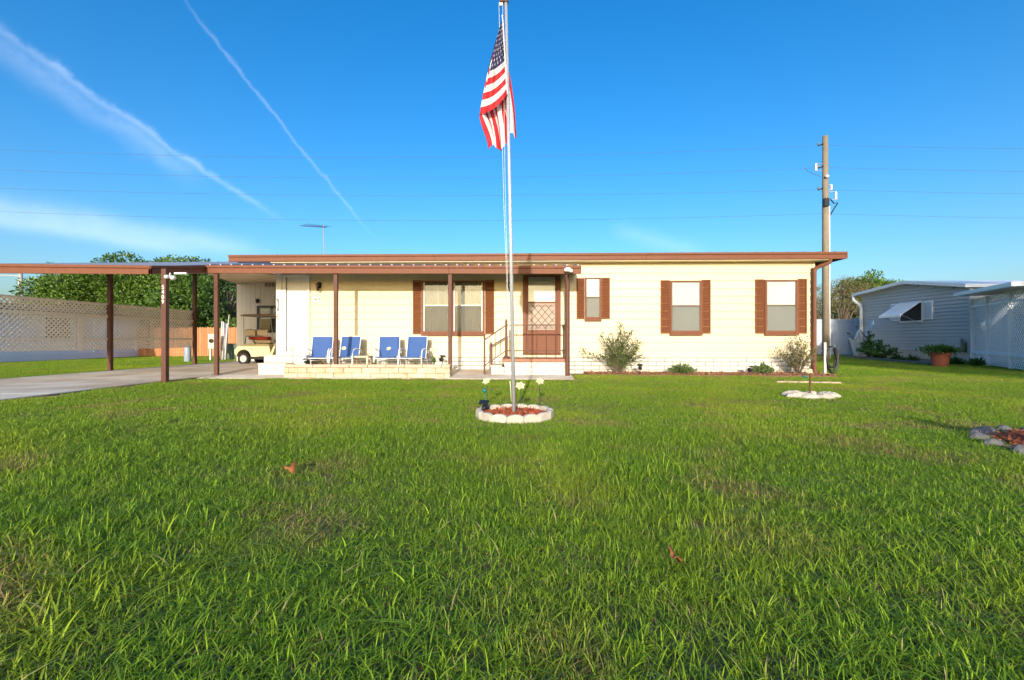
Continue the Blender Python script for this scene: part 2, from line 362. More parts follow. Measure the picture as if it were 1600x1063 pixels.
def bevel_box_mesh(name, sx, sy, sz, bev=0.006):
    import bmesh
    bm = bmesh.new(); bmesh.ops.create_cube(bm, size=1.0); bmesh.ops.scale(bm, vec=(sx, sy, sz), verts=bm.verts)
    bmesh.ops.bevel(bm, geom=list(bm.edges), offset=bev, segments=1, affect='EDGES')
    me = bpy.data.meshes.new(name); bm.to_mesh(me); bm.free(); return me
_brick_cache = {}
def brick_course(parent, x0, x1, yface, z, h, ln, depth, m, off=0.0, axis='x', joint=0.010, jitter=0.003, name='brick'):
    """a running course of single bricks; faces look along -Y (axis x) or +X/-X (axis y)"""
    p = x0 - off * ln
    while p < x1 - 0.02:
        a = max(p, x0); b = min(p + ln, x1); p += ln
        if b - a < 0.03: continue
        key = (round(b - a, 2), round(h, 3), depth, m.name)
        if key not in _brick_cache:
            me = bevel_box_mesh('brick', b - a - joint, depth, h - joint); me.materials.append(m); _brick_cache[key] = me
        o = link_mesh(name, _brick_cache[key], None, parent)
        j = random.uniform(-jitter, jitter)
        if axis == 'x': o.location = Vector(((a + b) / 2, yface + depth / 2 + j, z + h / 2)) - W[parent.name]
        else: o.location = Vector((yface + j, (a + b) / 2, z + h / 2)) - W[parent.name]; o.rotation_euler.z = R(90)

# ================================================================== SETTING
FAC = 12.5                                            # front face of the home
gm = mat('ground_soil', (0.12, 0.12, 0.035), 0.95, 0.3, 1.2, 0.6, 40, c2=(0.23, 0.165, 0.08), c2s=0.9)
g = MB(); g.quad((-400, -120, 0), (400, -120, 0), (400, 700, 0), (-400, 700, 0))
g.build('ground', gm)['kind'] = 'structure'
# driveway: slabs with joints, then the patio that climbs gently to the wall
DL, DR = -12.02, -7.93
drv = MB().box((DL, -14, -0.2), (DR, 19.2, 0.022)).build('driveway', M['joint']); drv['kind'] = 'structure'
y = -14.0
while y < 19.1:
    y1 = min(y + 3.05, 19.2)
    for xa, xb in ((DL, (DL + DR) / 2), ((DL + DR) / 2, DR)):
        MB().box((xa + 0.006, y + 0.006, -0.15), (xb - 0.006, y1 - 0.006, 0.040)).build('concrete_slab', M['concrete'], drv, bev=0.006)
    y = y1
pat = MB().hexa([(DR + 0.01, 10.72, -0.2), (1.15, 10.72, -0.2), (1.15, 12.49, -0.2), (DR + 0.01, 12.49, -0.2),
                 (DR + 0.01, 10.72, 0.014), (1.15, 10.72, 0.014), (1.15, 12.49, 0.125), (DR + 0.01, 12.49, 0.125)]).build('patio', M['concrete'], bev=0.01)
pat['kind'] = 'structure'
def patio_z(y): return 0.03 + (y - 10.72) * 0.095 / 1.77
MB().hexa([(DR + 0.01, 12.5, -0.2), (-6.95, 12.5, -0.2), (-6.95, 19.2, -0.2), (DR + 0.01, 19.2, -0.2),
           (DR + 0.01, 12.5, 0.044), (-6.95, 12.5, 0.12), (-6.95, 19.2, 0.06), (DR + 0.01, 19.2, 0.044)]).build('carport_apron', M['concrete'])['kind'] = 'structure'

# ================================================================== MOBILE HOME
HL, HR = -6.95, XY(1271, FAC)
home = thing('mobile_home', 'cream mobile home with brown shutters, brown eaves and white painted block skirting', 'house', (0, FAC, 0))
MB().box((HL, FAC + 0.02, 0.05), (HR, 17.5, 3.12)).build('wall', M['siding'], home)
SK_TOP = 0.44
n_b = 13; bh = 0.2085
for i in range(n_b):                                  # lap siding, one long board a course
    z0 = SK_TOP + i * bh; z1 = min(z0 + bh + 0.012, 3.10)
    lap = 0.026; z0 += 0.009
    MB().prism([(-5.985, FAC - lap, z0), (-5.985, FAC + 0.012, z0 - 0.002), (-5.985, FAC + 0.012, z1), (-5.985, FAC - 0.001, z1)], (HR + 5.985, 0, 0)).build('siding_board', M['siding'], home)
MB().box((HR - 0.05, FAC - 0.03, 0.42), (HR + 0.025, FAC + 0.09, 3.08)).build('corner_trim', M['siding'], home, bev=0.004)
sk = MB().box((HL, FAC - 0.004, 0.0), (HR, FAC + 0.018, SK_TOP - 0.004)).build('skirting', M['mortar'], home)
for r_ in range(4):
    brick_course(sk, HL, HR, FAC - 0.024, 0.0 + r_ * 0.11, 0.11, 0.44, 0.05, M['brickwhite'], off=0.5 * (r_ % 2) + 0.13, joint=0.018)
# main roof: sloping slab, front gutter fascia with a lip, raised seams
FY = 12.15; RL, RR = -8.08, 8.39
rs = 0.10
roof = MB().hexa([(-6.97, FY + 0.03, 3.10), (RR, FY + 0.03, 3.10), (RR, 17.9, 3.10 + rs * 5.7), (-6.97, 17.9, 3.10 + rs * 5.7),
                  (-6.97, FY + 0.03, 3.225), (RR, FY + 0.03, 3.225), (RR, 17.9, 3.225 + rs * 5.7), (-6.97, 17.9, 3.225 + rs * 5.7)]).build('roof', M['roof'], home)
MB().box((RL, FY + 0.03, 3.10), (-6.975, 12.6, 3.225)).build('roof_overhang', M['roof'], roof)
def fascia(parent, x0, x1, yf, zb0, zt0, zb1, zt1, name='fascia'):
    """gutter-like fascia: flat face, groove and a lip on top; ends may differ in height"""
    prof = [(0.0, 0.0), (0.0, 0.60), (0.010, 0.62), (0.010, 0.66), (-0.022, 0.70), (-0.022, 1.0), (0.045, 1.0), (0.045, 0.0)]
    a = [(x0, yf + p, zb0 + q * (zt0 - zb0)) for p, q in prof]; b = [(x1, yf + p, zb1 + q * (zt1 - zb1)) for p, q in prof]
    n = len(prof)
    return MB().add(a + b, [tuple(range(n)), tuple(reversed(range(n, 2 * n)))] + [(i, n + i, n + (i + 1) % n, (i + 1) % n) for i in range(n)]).build(name, M['brown'], parent, bev=0.003)
fascia(roof, RL, -2.45, FY, 3.056, 3.238, 3.055, 3.237)
fascia(roof, -2.447, 3.2, FY, 3.055, 3.237, 3.054, 3.236); fascia(roof, 3.203, RR, FY, 3.054, 3.236, 3.050, 3.233)
MB().box((RR + 0.001, FY, 3.06), (RR + 0.03, 17.9, 3.24)).build('end_cap', M['brown'], roof)
seam = MB().hexa([(-.02, 0, 0), (.02, 0, 0), (.02, 5.6, rs * 5.6), (-.02, 5.6, rs * 5.6), (-.012, 0, .04), (.012, 0, .04), (.012, 5.6, .04 + rs * 5.6), (-.012, 5.6, .04 + rs * 5.6)]).mesh('seam')
x = -6.8
while x < RR:
    o = link_mesh('seam', seam, M['roof'], roof); o.location = Vector((x, FY + 0.06, 3.222)) - W[home.name]; x += 0.405
MB().box((HL, 12.2, 3.03), (HR + 0.3, FAC + 0.05, 3.052)).build('soffit', M['siding'], home)

def window(x0, x1, z0, z1, midf=0.5, fw=0.055, lower='screen', upper='blind', sill=True, scallop=False):
    y0 = FAC - 0.075
    w = MB(); mid = z0 + (z1 - z0) * midf
    w.box((x0, y0, z0), (x0 + fw, FAC - 0.012, z1)).box((x1 - fw, y0, z0), (x1, FAC - 0.012, z1))
    w.box((x0 + fw, y0 + 0.001, z1 - fw * 0.7), (x1 - fw, FAC - 0.012, z1)).box((x0 + fw, y0 + 0.001, z0), (x1 - fw, FAC - 0.012, z0 + fw * 1.2))
    wo_ = w.build('window', M['brown'], home, bev=0.004)
    bx0, bx1 = x0 + fw, x1 - fw
    MB().box((bx0, y0 + 0.022, mid - 0.018), (bx1, y0 + 0.05, mid + 0.018)).build('sash_rail', M['brown'] if lower == 'screen' else M['tube'], wo_, bev=0.003)
    b = MB(); z = z0 + 0.03
    if upper == 'blind':
        while z < z1 - 0.03:
            b.hexa([(bx0, FAC - 0.036, z), (bx1, FAC - 0.036, z), (bx1, FAC - 0.027, z + 0.002), (bx0, FAC - 0.027, z + 0.002),
                    (bx0, FAC - 0.030, z + 0.047), (bx1, FAC - 0.030, z + 0.047), (bx1, FAC - 0.026, z + 0.048), (bx0, FAC - 0.026, z + 0.048)]); z += 0.048
        b.build('blind', M['blind'], wo_)
    else:
        k = 40; pts = [(bx0 + (bx1 - bx0) * i / k, FAC - 0.030 + 0.006 * math.sin(i * 1.9) + 0.003 * math.sin(i * 0.7)) for i in range(k + 1)]
        for i in range(k): b.quad((*pts[i], z0 + 0.02), (*pts[i + 1], z0 + 0.02), (*pts[i + 1], z1 - 0.02), (*pts[i], z1 - 0.02))
        b.build('curtain', M['curtain'], wo_)
    MB().box((bx0, FAC - 0.046, mid + 0.018), (bx1, FAC - 0.042, z1 - fw * 0.7)).build('pane', M['glass'], wo_)
    MB().box((bx0, FAC - 0.052, z0 + fw * 1.2), (bx1, FAC - 0.048, mid - 0.018)).build('pane', M['glass'], wo_)
    MB().quad((bx0, FAC - 0.062, z0 + fw), (bx1, FAC - 0.062, z0 + fw), (bx1, FAC - 0.062, mid), (bx0, FAC - 0.062, mid)).build('insect_screen', M['screen'], wo_)
    if lower != 'screen':
        t = MB()
        t.box((bx0, y0 + 0.004, z0 + 0.06), (bx0 + 0.022, y0 + 0.03, z1 - 0.04)).box((bx1 - 0.022, y0 + 0.004, z0 + 0.06), (bx1, y0 + 0.03, z1 - 0.04))
        t.build('inner_frame', M['tube'], wo_, bev=0.003)
    if sill: MB().box((x0 - 0.012, y0 - 0.02, z0 - 0.06), (x1 + 0.012, FAC - 0.012, z0 - 0.002)).build('sill', M['brown'], wo_, bev=0.006)
    return wo_
def shutter(x0, x1, z0, z1):
    y1 = FAC - 0.014; y0 = FAC - 0.052; f = 0.028; s = MB()
    s.box((x0, y0, z0), (x0 + f, y1, z1)).box((x1 - f, y0, z0), (x1, y1, z1)).box((x0 + f, y0 + .001, z1 - f), (x1 - f, y1, z1)).box((x0 + f, y0 + .001, z0), (x1 - f, y1, z0 + f))
    s.box((x0 + f, y1 - 0.006, z0 + f), (x1 - f, y1 - 0.001, z1 - f))
    so = s.build('shutter', M['shutter'], home, bev=0.003)
    l = MB(); z = z0 + f
    while z < z1 - f - 0.01:
        l.hexa([(x0 + f, y0 + 0.004, z), (x1 - f, y0 + 0.004, z), (x1 - f, y1 - 0.008, z + 0.004), (x0 + f, y1 - 0.008, z + 0.004),
                (x0 + f, y0 + 0.007, z + 0.006), (x1 - f, y0 + 0.007, z + 0.006), (x1 - f, y1 - 0.008, z + 0.04), (x0 + f, y1 - 0.008, z + 0.04)]); z += 0.042
    lo = l.build('louvres', M['shutter'], so); lo['kind'] = 'stuff'
def xs(u): return XY(u, FAC - 0.05)
window(xs(659), xs(706), 1.10, 2.55, 0.53, upper='curtain', lower='metal')
window(xs(706), xs(757), 1.10, 2.55, 0.53, upper='curtain', lower='metal')
shutter(xs(645), xs(658), 1.085, 2.57); shutter(xs(758), xs(772), 1.085, 2.57)
window(xs(914), xs(939), 1.50, 2.62, 0.52, fw=0.042)
shutter(xs(901), xs(913.4), 1.50, 2.61); shutter(xs(939.6), xs(953), 1.50, 2.62)
window(xs(1047), xs(1096.5), 1.11, 2.53, 0.52); shutter(xs(1032.5), xs(1046.5), 1.10, 2.545); shutter(xs(1097), xs(1110.5), 1.10, 2.555)
window(xs(1195), xs(1246.5), 1.11, 2.54, 0.52); shutter(xs(1180.5), xs(1194.5), 1.10, 2.56); shutter(xs(1247), xs(1261), 1.10, 2.57)
# brown storm door
dx0, dx1 = xs(817), xs(876); dz0, dz1 = 0.56, 2.70
d = MB(); fy0 = FAC - 0.085
d.box((dx0, fy0, dz0), (dx0 + 0.10, FAC - 0.012, dz1)).box((dx1 - 0.10, fy0, dz0), (dx1, FAC - 0.012, dz1)).box((dx0 + 0.10, fy0 + .001, dz1 - 0.05), (dx1 - 0.10, FAC - 0.012, dz1))
d.box((dx0 - 0.01, fy0 - 0.03, dz0 - 0.03), (dx1 + 0.01, FAC - 0.012, dz0 - 0.001))
door = d.build('door', M['brown'], home, bev=0.006, label='brown storm door with diamond patterned lower light')
ix0, ix1 = dx0 + 0.10, dx1 - 0.10
s = MB(); sy0, sy1 = FAC - 0.065, FAC - 0.035; z_k = 1.20; z_m = 1.95
s.box((ix0, sy0, dz0), (ix1, sy1, z_k)).box((ix0, sy0 + .001, z_k), (ix0 + 0.05, sy1, dz1 - 0.05)).box((ix1 - 0.05, sy0 + .001, z_k), (ix1, sy1, dz1 - 0.05))
s.box((ix0 + 0.05, sy0 + .002, z_m - 0.022), (ix1 - 0.05, sy1, z_m + 0.022)); s.build('leaf', M['brown'], door, bev=0.005)
MB().box((ix0 + 0.05, FAC - 0.040, z_m), (ix1 - 0.05, FAC - 0.036, dz1 - 0.05)).build('blind', M['blind'], door)
MB().box((ix0 + 0.05, FAC - 0.052, z_m + 0.02), (ix1 - 0.05, FAC - 0.048, dz1 - 0.05)).build('pane', M['glass'], door)
MB().box((ix0 + 0.05, FAC - 0.042, z_k), (ix1 - 0.05, FAC - 0.037, z_m - 0.02)).build('patterned_panel', M['diamond'], door)
gr = MB(); gx0, gx1 = ix0 + 0.06, ix1 - 0.06; cx = (gx0 + gx1) / 2; cz = (z_k + z_m) / 2
for k in (-2, -1, 0, 1, 2):
    for sgn in (-1, 1):
        p0 = []; 
        for tt in np.linspace(-0.6, 0.6, 60):
            px, pz = cx + tt + k * 0.19, cz + sgn * tt * 1.15 
            if gx0 < px < gx1 and z_k + 0.02 < pz < z_m - 0.04: p0.append((px, FAC - 0.050, pz))
        if len(p0) > 3: gr.beam(p0[0], p0[-1], 0.014, 0.006, (0, 1, 0))
for z in (z_k + 0.06, z_m - 0.09):
    for i in range(9): gr.tube([(gx0 + 0.04 + i * (gx1 - gx0 - 0.08) / 8 + 0.03 * math.cos(a), FAC - 0.050, z + 0.03 * math.sin(a)) for a in np.linspace(0, 2 * math.pi, 9)], 0.004, 4, False)
go = gr.build('scrollwork', M['brownpost'], door); go['kind'] = 'stuff'
MB().box((ix0 + 0.008, sy0 - 0.035, 1.50), (ix0 + 0.028, sy0 - 0.002, 1.64)).build('handle', M['black'], door, bev=0.004)
# white side door behind its own frame
wx0, wx1 = xs(432.5), xs(484); wz0, wz1 = 0.60, 2.74
d = MB(); wf = FAC - 0.09
d.box((wx0, wf, 0.45), (xs(441.5), FAC + 0.02, wz1 + 0.05)).box((xs(441.7), wf + 0.015, wz0), (xs(447), FAC + 0.02, wz1)).box((xs(480.8), wf + 0.015, wz0), (wx1, FAC + 0.02, wz1))
d.box((xs(447), wf + 0.012, 2.67), (xs(480.8), FAC + 0.02, wz1)).box((xs(441.7), wf - 0.02, 0.47), (wx1, FAC + 0.02, 0.60))
wd = d.build('door', M['white'], home, bev=0.006, label='white door with storm frame and long closer')
lf = MB().box((xs(447.3), FAC - 0.02, 0.63), (xs(480.5), FAC + 0.01, 2.665)).build('leaf', M['white'], wd, bev=0.004)
for zz in np.linspace(2.42, 2.62, 4): MB().box((xs(452), FAC - 0.024, zz), (xs(476), FAC - 0.0205, zz + 0.03)).build('vent_slat', M['white'], wd)
MB().box((xs(446.9), FAC - 0.05, 0.62), (xs(447.6), FAC - 0.022, 2.66)).build('weatherstrip', M['mortar'], wd)
MB().tube([(xs(436), wf - 0.03, 2.06), (xs(436), wf - 0.03, 1.72)], 0.016, 8).tube([(xs(436) + 0.03 * math.cos(a), wf - 0.03, 1.55 + 0.07 * math.sin(a)) for a in np.linspace(0, 6.283, 14)], 0.010, 6, False).tube([(xs(433), wf - 0.03, 2.05), (xs(437), wf - 0.03, 2.05)], 0.009, 6).build('door_closer', M['steel'], wd, smooth=True)
MB().box((-6.03, FAC - 0.03, 0.44), (-5.985, FAC + 0.02, 3.05)).build('corner_trim', M['siding'], home, bev=0.003)
# coach lamps by the doors
def lamp(x, z):
    y = FAC - 0.02
    lo = MB().box((x - 0.045, y - 0.02, z + 0.0), (x + 0.045, y, z + 0.16)).tube([(x, y - 0.02, z + 0.12), (x, y - 0.08, z + 0.17), (x, y - 0.12, z + 0.13)], 0.012, 6).lathe([(0.012, 0.13), (0.055, 0.10), (0.062, 0.075), (0.03, 0.07)], (x, y - 0.12, z), 10).build('wall_lamp', M['brass'], home)
    MB().lathe([(0.02, -0.075), (0.038, -0.06), (0.048, 0.02), (0.05, 0.07)], (x, y - 0.12, z), 10).build('lamp_glass', M['greyglass'], lo)
    MB().lathe([(0.006, -0.11), (0.024, -0.085), (0.022, -0.074)], (x, y - 0.12, z), 10).build('finial', M['brass'], lo)
lamp(xs(499), 2.36); lamp(xs(796.5), 2.36)
pl = MB().box((xs(487), FAC - 0.034, 1.985), (xs(501), FAC - 0.0225, 2.12)).build('number_plaque', M['white'], home, bev=0.004)
text_mesh('digits', '5409', 0.105, M['ink'], pl, ((xs(487) + xs(501)) / 2, FAC - 0.036, 2.05), (R(90), 0, 0), 0.001)
# downspouts
def spout(pts, name='downspout'): return MB().tube(pts, 0.05, 10).build(name, M['brown'], home, smooth=True)
cxr = XY(1273, FAC - 0.1)
spout([(XY(1300, FY) , FY + 0.05, 3.06), (XY(1299, FY), FY + 0.06, 2.97), (XY(1290, FY), FAC - 0.16, 2.90), (cxr + 0.03, FAC - 0.09, 2.84), (cxr, FAC - 0.09, 2.74), (cxr, FAC - 0.09, 0.12), (cxr + 0.02, FAC - 0.14, 0.06)])
MB().box((cxr - 0.065, FAC - 0.15, 0.06), (cxr - 0.03, FAC - 0.01, 2.85)).build('corner_post', M['brownpost'], home, bev=0.004)

# ------------------------------------------------------------------ entry steps
PF = 11.42; px0, px1 = XY(788, PF), XY(886, PF)
st = thing('entry_steps', 'white painted block entry steps with terracotta coloured landing and brown iron railing', 'steps', (0, PF, 0))
core = MB().box((px0 + 0.02, PF + 0.02, 0), (px1 - 0.02, FAC - 0.05, 0.37)).build('core', M['mortar'], st)
for r_ in range(3):
    brick_course(core, px0, px1, PF, 0.0 + r_ * 0.125, 0.125, 0.44, 0.06, M['brickwhite'], off=0.5 * (r_ % 2) + 0.1)
    brick_course(core, PF + 0.06, FAC - 0.05, px0 + 0.03, r_ * 0.125, 0.125, 0.44, 0.06, M['brickwhite'], off=0.5 * (r_ % 2), axis='y')
MB().box((px0 - 0.06, PF - 0.05, 0.377), (px1 + 0.02, FAC - 0.04, 0.455)).build('landing', M['platform'], st, bev=0.012)
lc = MB().box((px0 - 0.32, PF + 0.08, 0), (px0 - 0.035, FAC - 0.1, 0.20)).build('lower_step', M['mortar'], st)
for r_ in range(2):
    brick_course(lc, px0 - 0.34, px0 - 0.01, PF + 0.06, 0.0 + r_ * 0.125, 0.125, 0.33, 0.06, M['brickwhite'], off=0.35 * (r_ % 2))
MB().box((px0 - 0.36, PF + 0.04, 0.252), (px0 - 0.062, FAC - 0.1, 0.285)).build('tread', M['brickwhite'], st, bev=0.008)
RY = PF + 0.03
xA, xC, xD = XY(757, RY), XY(791, RY), XY(883, RY)
rail = MB()
rail.box((xA - 0.022, RY - 0.022, 0.0), (xA + 0.022, RY + 0.022, 1.06)).box((xC - 0.03, RY - 0.03, 0.455), (xC + 0.03, RY + 0.03, 1.42)).lathe([(0.075, 0), (0.07, 0.05), (0.035, 0.08)], (xC, RY, 0.455), 10)
rail.box((xC - 0.018, RY - 0.018, 1.42), (xC + 0.018, RY + 0.018, 1.45))
ro = rail.build('railing', M['brownpost'], st, bev=0.004)
def rz(x, za, zc): return za + (zc - za) * (x - xA) / (xC - xA)
MB().beam((xA, RY, 0.93), (xC, RY, 1.30), 0.03, 0.03).build('handrail', M['brownpost'], ro)
MB().beam((xA, RY, 0.28), (xC, RY, 0.66), 0.025, 0.025).build('lower_rail', M['brownpost'], ro)
MB().beam((xC, RY, 1.302), (xD, RY, 1.302), 0.03, 0.03).build('handrail', M['brownpost'], ro)
MB().beam((xC, RY, 0.655), (xD, RY, 0.655), 0.025, 0.025).build('lower_rail', M['brownpost'], ro)
MB().beam((xD, RY, 1.302), (xD + 0.02, FAC - 0.04, 1.302), 0.03, 0.03).build('handrail', M['brownpost'], ro)
MB().beam((xD, RY, 0.655), (xD + 0.02, FAC - 0.04, 0.655), 0.025, 0.025).build('lower_rail', M['brownpost'], ro)
xx = xC + 0.25
while xx < xD - 0.05:
    MB().tube([(xx, RY, 0.455), (xx, RY, 1.30)], 0.008, 6).build('baluster', M['brownpost'], ro); xx += 0.25
for k in range(1, 4):
    yy = RY + k * 0.25; MB().tube([(xD + 0.005 * k, yy, 0.455), (xD + 0.005 * k, yy, 1.30)], 0.008, 6).build('baluster', M['brownpost'], ro)
for k in (1, 2, 3):
    xb = xA + (xC - xA) * k / 4; MB().tube([(xb, RY, rz(xb, .28, .66)), (xb, RY, rz(xb, .93, 1.30))], 0.008, 6).build('baluster', M['brownpost'], ro)
YB = FAC - 0.2; xB, xB2 = XY(767.5, YB), XY(792, YB)
MB().box((xB - 0.02, YB - 0.02, 0.1), (xB + 0.02, YB + 0.02, 0.86)).build('newel', M['brownpost'], ro, bev=0.003)
MB().beam((xB, YB, 0.76), (xB2, YB, 1.02), 0.026, 0.026).beam((xB2, YB, 1.02), (xB2, YB, 0.46), 0.026, 0.026).build('handrail', M['brownpost'], ro)

# ------------------------------------------------------------------ porch canopy
PY = 11.2
porch = thing('porch_canopy', 'ribbed metal porch canopy with brown gutter fascia on square brown posts', 'canopy', (-3.3, PY, 0))
zbl, ztl, zbr, ztr = 2.606, 2.805, 2.55, 2.752
pxl, pxr = -8.055, XY(907, PY)
fascia(porch, pxl, -1.9, PY, zbl, ztl, zbl - .0362, ztl - .0342); fascia(porch, -1.897, pxr, PY, zbl - .0362, ztl - .0342, zbr, ztr)
def ztop(x): return ztl + (ztr - ztl) * (x - pxl) / (pxr - pxl)
ps = 0.150
MB().hexa([(pxl, PY + 0.046, ztl - 0.06), (pxr, PY + 0.046, ztr - 0.06), (pxr, FAC - 0.03, ztr - 0.06 + ps * 1.25), (pxl, FAC - 0.03, ztl - 0.06 + ps * 1.25),
           (pxl, PY + 0.046, ztl - 0.03), (pxr, PY + 0.046, ztr - 0.03), (pxr, FAC - 0.03, ztr - 0.03 + ps * 1.25), (pxl, FAC - 0.03, ztl - 0.03 + ps * 1.25)]).build('roof_panel', M['roof'], porch)
rib = MB().hexa([(-.024, 0, 0), (.024, 0, 0), (.024, 1.2, ps * 1.2), (-.024, 1.2, ps * 1.2), (-.016, 0, .075), (.016, 0, .075), (.016, 1.2, .075 + ps * 1.2), (-.016, 1.2, .075 + ps * 1.2)]).mesh('rib')
x = pxl + 0.1
while x < pxr:
    o = link_mesh('rib', rib, M['rib'], porch); o.location = Vector((x, PY + 0.048, ztop(x) - 0.034)) - W[porch.name]; x += 0.272
MB().hexa([(pxr, PY, zbr), (pxr + 0.02, PY, zbr), (pxr + 0.02, FAC - 0.03, zbr + ps * 1.3), (pxr, FAC - 0.03, zbr + ps * 1.3),
           (pxr, PY, ztr), (pxr + 0.02, PY, ztr), (pxr + 0.02, FAC - 0.03, ztr + ps * 1.3), (pxr, FAC - 0.03, ztr + ps * 1.3)]).build('side_fascia', M['brown'], porch)
PPY = PY + 0.09
for u, zt, zb in ((338.5, 2.62, 0.05), (525, 2.60, 0.1), (703.5, 2.58, 0.1)):
    xx = XY(u, PPY)
    po = MB().box((xx - 0.048, PPY - 0.04, zb - 0.06), (xx + 0.048, PPY + 0.04, zt + 0.05)).build('post', M['brownpost'], porch, bev=0.006)
    if zb < 0.1: MB().box((xx - 0.08, PPY - 0.07, 0.03), (xx + 0.08, PPY + 0.07, 0.066)).build('base_plate', M['brownpost'], po, bev=0.004)
xx = XY(887, PPY)
MB().tube([(xx - 0.02, PPY, 2.56), (xx - 0.02, PPY + 0.05, 2.47), (xx, PPY + 0.06, 2.38), (xx, PPY + 0.06, 0.12), (xx, PPY + 0.02, 0.04), (xx, PPY - 0.06, 0.02)], 0.058, 10).build('downspout', M['brownpost'], porch, smooth=True)
# floodlight camera clipped to the fascia
fl = thing('security_light', 'small white twin floodlight clipped to the porch gutter above the downspout', 'light', (xx, PY - 0.05, 2.6))
MB().box((xx - 0.05, PY - 0.06, 2.60), (xx + 0.05, PY - 0.002, 2.70)).build('bracket', M['white'], fl, bev=0.006)
MB().blob((xx - 0.06, PY - 0.11, 2.63), (0.05, 0.06, 0.05)).blob((xx + 0.06, PY - 0.11, 2.61), (0.05, 0.06, 0.05)).build('lamp_head', M['white'], fl, smooth=True)
MB().blob((xx, PY - 0.10, 2.54), (0.03, 0.03, 0.03)).build('sensor', M['black'], fl, smooth=True)
# ceiling between porch and shed
MB().hexa([(-8.05, PY + 0.05, 2.60), (-6.97, PY + 0.05, 2.595), (-6.97, 18.78, 3.425), (-12.15, 18.78, 3.27),
           (-8.05, PY + 0.05, 2.64), (-6.97, PY + 0.05, 2.635), (-6.97, 18.78, 3.465), (-12.15, 18.78, 3.31)]).build('ceiling_panel', M['ceiling'], porch)

# ------------------------------------------------------------------ carport
cp = thing('carport', 'low brown carport with ribbed grey roof and house number post over the driveway', 'carport', (-10, 9.5, 0))
CY = 9.5; cxl, cxr2 = -12.6, -8.02
def czl(x): return (x - cxl) / (cxr2 - cxl)
zb = lambda x: 2.388 + (2.338 - 2.388) * czl(x); zt = lambda x: 2.600 + (2.522 - 2.600) * czl(x)
fascia(cp, cxl, -10.4, CY, zb(cxl), zt(cxl), zb(-10.4), zt(-10.4)); fascia(cp, -10.397, cxr2, CY, zb(-10.397), zt(-10.397), zb(cxr2), zt(cxr2))
MB().hexa([(cxl, CY + 0.05, zb(cxl) + .04), (cxr2 - 0.03, CY + 0.05, zb(cxr2) + .04), (cxr2 - 0.03, 19.0, 3.80), (cxl, 19.0, 3.72),
           (cxl, CY + 0.05, zt(cxl) - .01), (cxr2 - 0.03, CY + 0.05, zt(cxr2) - .01), (cxr2 - 0.03, 19.0, 4.26), (cxl, 19.0, 4.10)]).build('roof_panel', M['roof'], cp)
prof = [(0.0, 0.0), (0.0, 0.6), (-0.012, 0.62), (-0.012, 0.66), (0.02, 0.7), (0.02, 1.0), (-0.045, 1.0), (-0.045, 0.0)]
a = [(cxr2 + p, CY, 2.338 + q * 0.184) for p, q in prof]; b = [(cxr2 + p, PY - 0.03, 2.610 + q * 0.178) for p, q in prof]
MB().add(a + b, [tuple(reversed(range(8))), tuple(range(8, 16))] + [(i, (i + 1) % 8, 8 + (i + 1) % 8, 8 + i) for i in range(8)]).build('side_fascia', M['brown'], cp)
p258 = Pz(258, 596, 0.04)
for (xx, yy, zt_) in ((p258.x, p258.y, 2.46), (-12.06, Pz(200, 579, .04).y, 3.02), (-12.06, Pz(322, 569, .04).y, 3.56), (-12.06, 9.75, 2.44)):
    po = MB().box((xx - 0.052, yy - 0.05, 0.03), (xx + 0.052, yy + 0.05, zt_)).build('post', M['brownpost'], cp, bev=0.006)
    MB().box((xx - 0.09, yy - 0.085, 0.036), (xx + 0.09, yy + 0.085, 0.05)).build('base_plate', M['brownpost'], po, bev=0.003)
    if zt_ == 2.46: post_num = po
for i, ch in enumerate('5409'):
    text_mesh('digit', ch, 0.12, M['digit'], post_num, (p258.x - 0.006, p258.y - 0.053, Py(255, 449.5 + i * 7.6, p258.y).z), (R(90), 0, 0), 0.002)
sl = thing('security_light', 'white twin floodlight with arm under the carport corner beside the numbered post', 'light', (p258.x + .1, p258.y, 2.3))
q = Py(268, 433, p258.y)
MB().tube([(q.x - .08, q.y + .06, 2.38), q + Vector((-.06, .02, .0))], 0.015, 6).build('bracket', M['white'], sl)
MB().blob(q + Vector((-.09, -.02, 0)), (0.045, 0.06, 0.045)).blob(q + Vector((.05, -.02, -.02)), (0.055, 0.07, 0.05)).build('lamp_head', M['white'], sl, smooth=True)
MB().box(q + Vector((.05, 0, .06)), q + Vector((.32, .05, .10))).build('tube_lamp', M['white'], sl, bev=0.008)

# ------------------------------------------------------------------ lattice
def lattice_panel(A, B, z0a, z1a, z0b, z1b, pitch, wd, th, nrm):
    """two layers of diagonal slats clipped to the panel A-B"""
    A = Vector(A); B = Vector(B); Ld = (B - A).length; d = (B - A) / Ld; nrm = Vector(nrm); mb = MB()
    H = max(z1a - z0a, z1b - z0b)
    for layer, sg in ((0, 1), (1, -1)):
        c = -H
        while c < Ld + H:
            # line x = c + sg*(z), z in 0..H, clipped to 0..Ld
            lo, hi = 0.0, H
            if sg > 0: lo = max(lo, -c); hi = min(hi, Ld - c)
            else: lo = max(lo, c - Ld); hi = min(hi, c)
            if hi - lo > 0.01:
                hw = wd * 0.7071
                pts = []
                for z, k in ((lo, -1), (lo, 1), (hi, 1), (hi, -1)):
                    x = min(max(c + sg * z + k * hw, 0), Ld); f = x / Ld
                    za = z0a + (z0b - z0a) * f; zb_ = z1a + (z1b - z1a) * f
                    pts.append((x, za + (zb_ - za) * z / H))
                o0 = nrm * (layer * th); o1 = nrm * (layer * th + th * 0.98)
                P = [A + d * x + Vector((0, 0, z)) for x, z in pts]
                mb.hexa([p + o0 for p in P] + [p + o1 for p in P])
            c += pitch
    return mb
